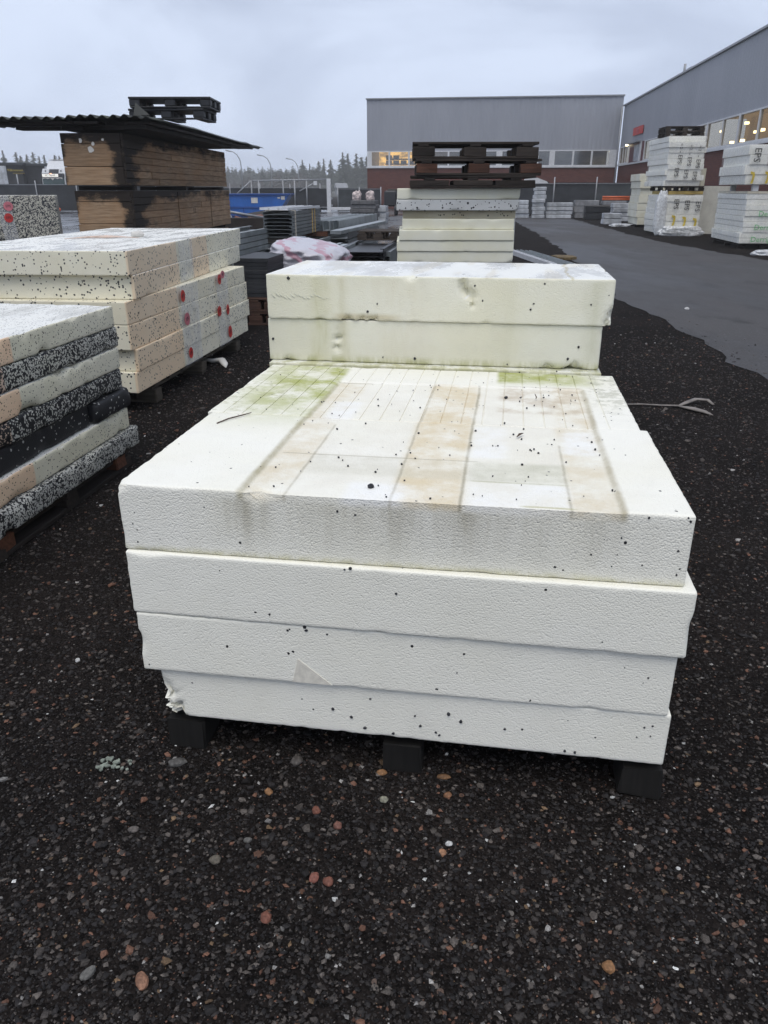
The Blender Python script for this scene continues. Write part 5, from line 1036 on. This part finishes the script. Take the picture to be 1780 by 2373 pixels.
TR = [(-14.6, 150, 6.3, 0, 1.0, 'tall pointed spruce left of the tree group by the hall'), (-13.3, 150, 5.6, 3, .8, 'thin low spruce beside the tall pointed one'), (-11.7, 150, 6.1, 2, 1., 'ragged broad spruce in the middle of the tree group'), (-10.8, 150, 6.4, 3, 1., 'slim spruce right behind the ragged broad one'),
      (-8.9, 140, 6.0, 2, .8, 'dark ragged spruce behind the gate post'), (-6.4, 130, 6.7, 0, 1., 'highest spruce of the group left of the hall'), (-5.6, 130, 6.5, 1, 1., 'spruce just right of the highest one'), (-4.3, 130, 6.5, 1, .9, 'pointed spruce second from the hall corner'), (-3.5, 130, 6.0, 4, 1., 'bushy spruce close to the hall corner'), (-2.7, 130, 6.1, 2, .8, 'spruce half hidden by the hall corner'),
      (-58.8, 130, 7.0, 0, .8, 'tall spruce at the left picture edge'), (-56.8, 130, 6.7, 1, 1., 'pointed spruce above the yellow sign'), (-56.2, 130, 6.2, 4, .9, 'rounded spruce right of the pointed one above the sign'), (-55.2, 130, 6.4, 2, .9, 'bushy spruce above the middle of the dark shop'), (-54.2, 130, 6.7, 1, 1., 'highest spruce above the right part of the dark shop'), (-53.3, 130, 6.1, 3, 1.2, 'small spruce above the right end of the dark shop'), (-52.5, 130, 6.3, 1, .8, 'slim spruce left of the truck roof'), (-50.9, 130, 6.3, 4, .9, 'ragged spruce above the truck roof'), (-50.2, 130, 6.2, 2, .7, 'thin ragged spruce above the right of the truck roof'), (-49.3, 130, 6.1, 3, 1., 'spruce half hidden by the timber pile')]
for i, (x, y, z, k, w, lab) in enumerate(TR): q = 1.9; spruce(x * q, y * q, 1.32 + (z - 1.32) * q, w, k, lab, i * 1.3)
def wood_mass(name, label, x0, x1, y0, y1, hfun, n, mat, seed, mix=SP):
    rr = np.random.default_rng(seed); Vs = []; Fs = []; off = 0
    for i in range(n):
        me = mix[rr.integers(len(mix))]; v = np.array([p.co[:] for p in me.vertices]); f = np.array([list(p.vertices) for p in me.polygons]); keep = rr.uniform(0, 1, len(f)) < .55; f = f[keep]
        x = rr.uniform(x0, x1); h = hfun(x) * rr.uniform(.72, 1.06); a = rr.uniform(0, 6); w = h * rr.uniform(1.05, 1.7); c, s = math.cos(a), math.sin(a)
        P = np.stack([(v[:, 0] * c - v[:, 1] * s) * w + x, (v[:, 0] * s + v[:, 1] * c) * w + rr.uniform(y0, y1), v[:, 2] * h], 1); Vs.append(P); Fs.append(f + off); off += len(v)
    V = np.concatenate(Vs); F = np.concatenate(Fs); me = bpy.data.meshes.new(name)
    me.vertices.add(len(V)); me.vertices.foreach_set('co', V.ravel()); me.loops.add(F.size); me.loops.foreach_set('vertex_index', F.ravel().astype(np.int32)); me.polygons.add(len(F)); me.polygons.foreach_set('loop_start', np.arange(0, F.size, 3, dtype=np.int32)); me.update(calc_edges=True); me.shade_flat()
    return tag(link(name, me, mat), label, 'forest', kind='stuff')
wood_mass('forest', 'distant grey-green spruce forest behind the blue skip', -125, -26, 325, 365, lambda x: np.interp(x, [-125, -62, -48, -40, -30], [10.2, 10.0, 9.8, 9.0, 8.4]), 420, M['needle'], 1)
wood_mass('forest', 'low forest edge between the gate and the hall', -40, 10, 270, 300, lambda x: 8.2 + 1.2 * math.sin(x * .4), 170, M['needle'], 2)
wood_mass('forest', 'distant forest behind the dark shop at far left', -230, -85, 280, 315, lambda x: 9.0 + 1.4 * math.sin(x * .25), 380, M['needle'], 3)
wood_mass('leafless_thicket', 'brownish leafless thicket in front of the distant forest', -90, -24, 255, 262, lambda x: 5.6 + .8 * math.sin(x * .7), 60, M['needle2'], 4, [SP[4], SP[2]])
sheet('far_field', [(-300, 150), (120, 150), (120, 420), (-300, 420)], .006, plain('dull_grass', (.05, .05, .04), .9, .3, .05))
e = empty('cottage', (-9.6, 190, 0), R(10), 'small pale house among the trees right of the gate post', 'house'); MB().box(-1.2, 1.2, 0, 4, 0, 1.6).build('wall', M['grey_pk'], e); MB().prism([(-.3, 1.6), (4.3, 1.6), (2., 2.6)], 'x', -1.4, 1.4).build('roof', M['grey_pk'], e)

# ------------------------------------------------------------------ damp air
mh = bpy.data.materials.new('damp_air'); mh.use_nodes = True; nt = mh.node_tree; nt.nodes.remove(nt.nodes['Principled BSDF'])
pv = nt.nodes.new('ShaderNodeVolumePrincipled'); pv.inputs['Density'].default_value = .0012; pv.inputs['Color'].default_value = (.985, .99, 1, 1); nt.links.new(pv.outputs[0], nt.nodes['Material Output'].inputs['Volume'])
tag(MB().box(-320, 320, -40, 450, -1, 16).build('haze', mh), 'thin damp haze in the air of the yard', 'haze', kind='stuff')
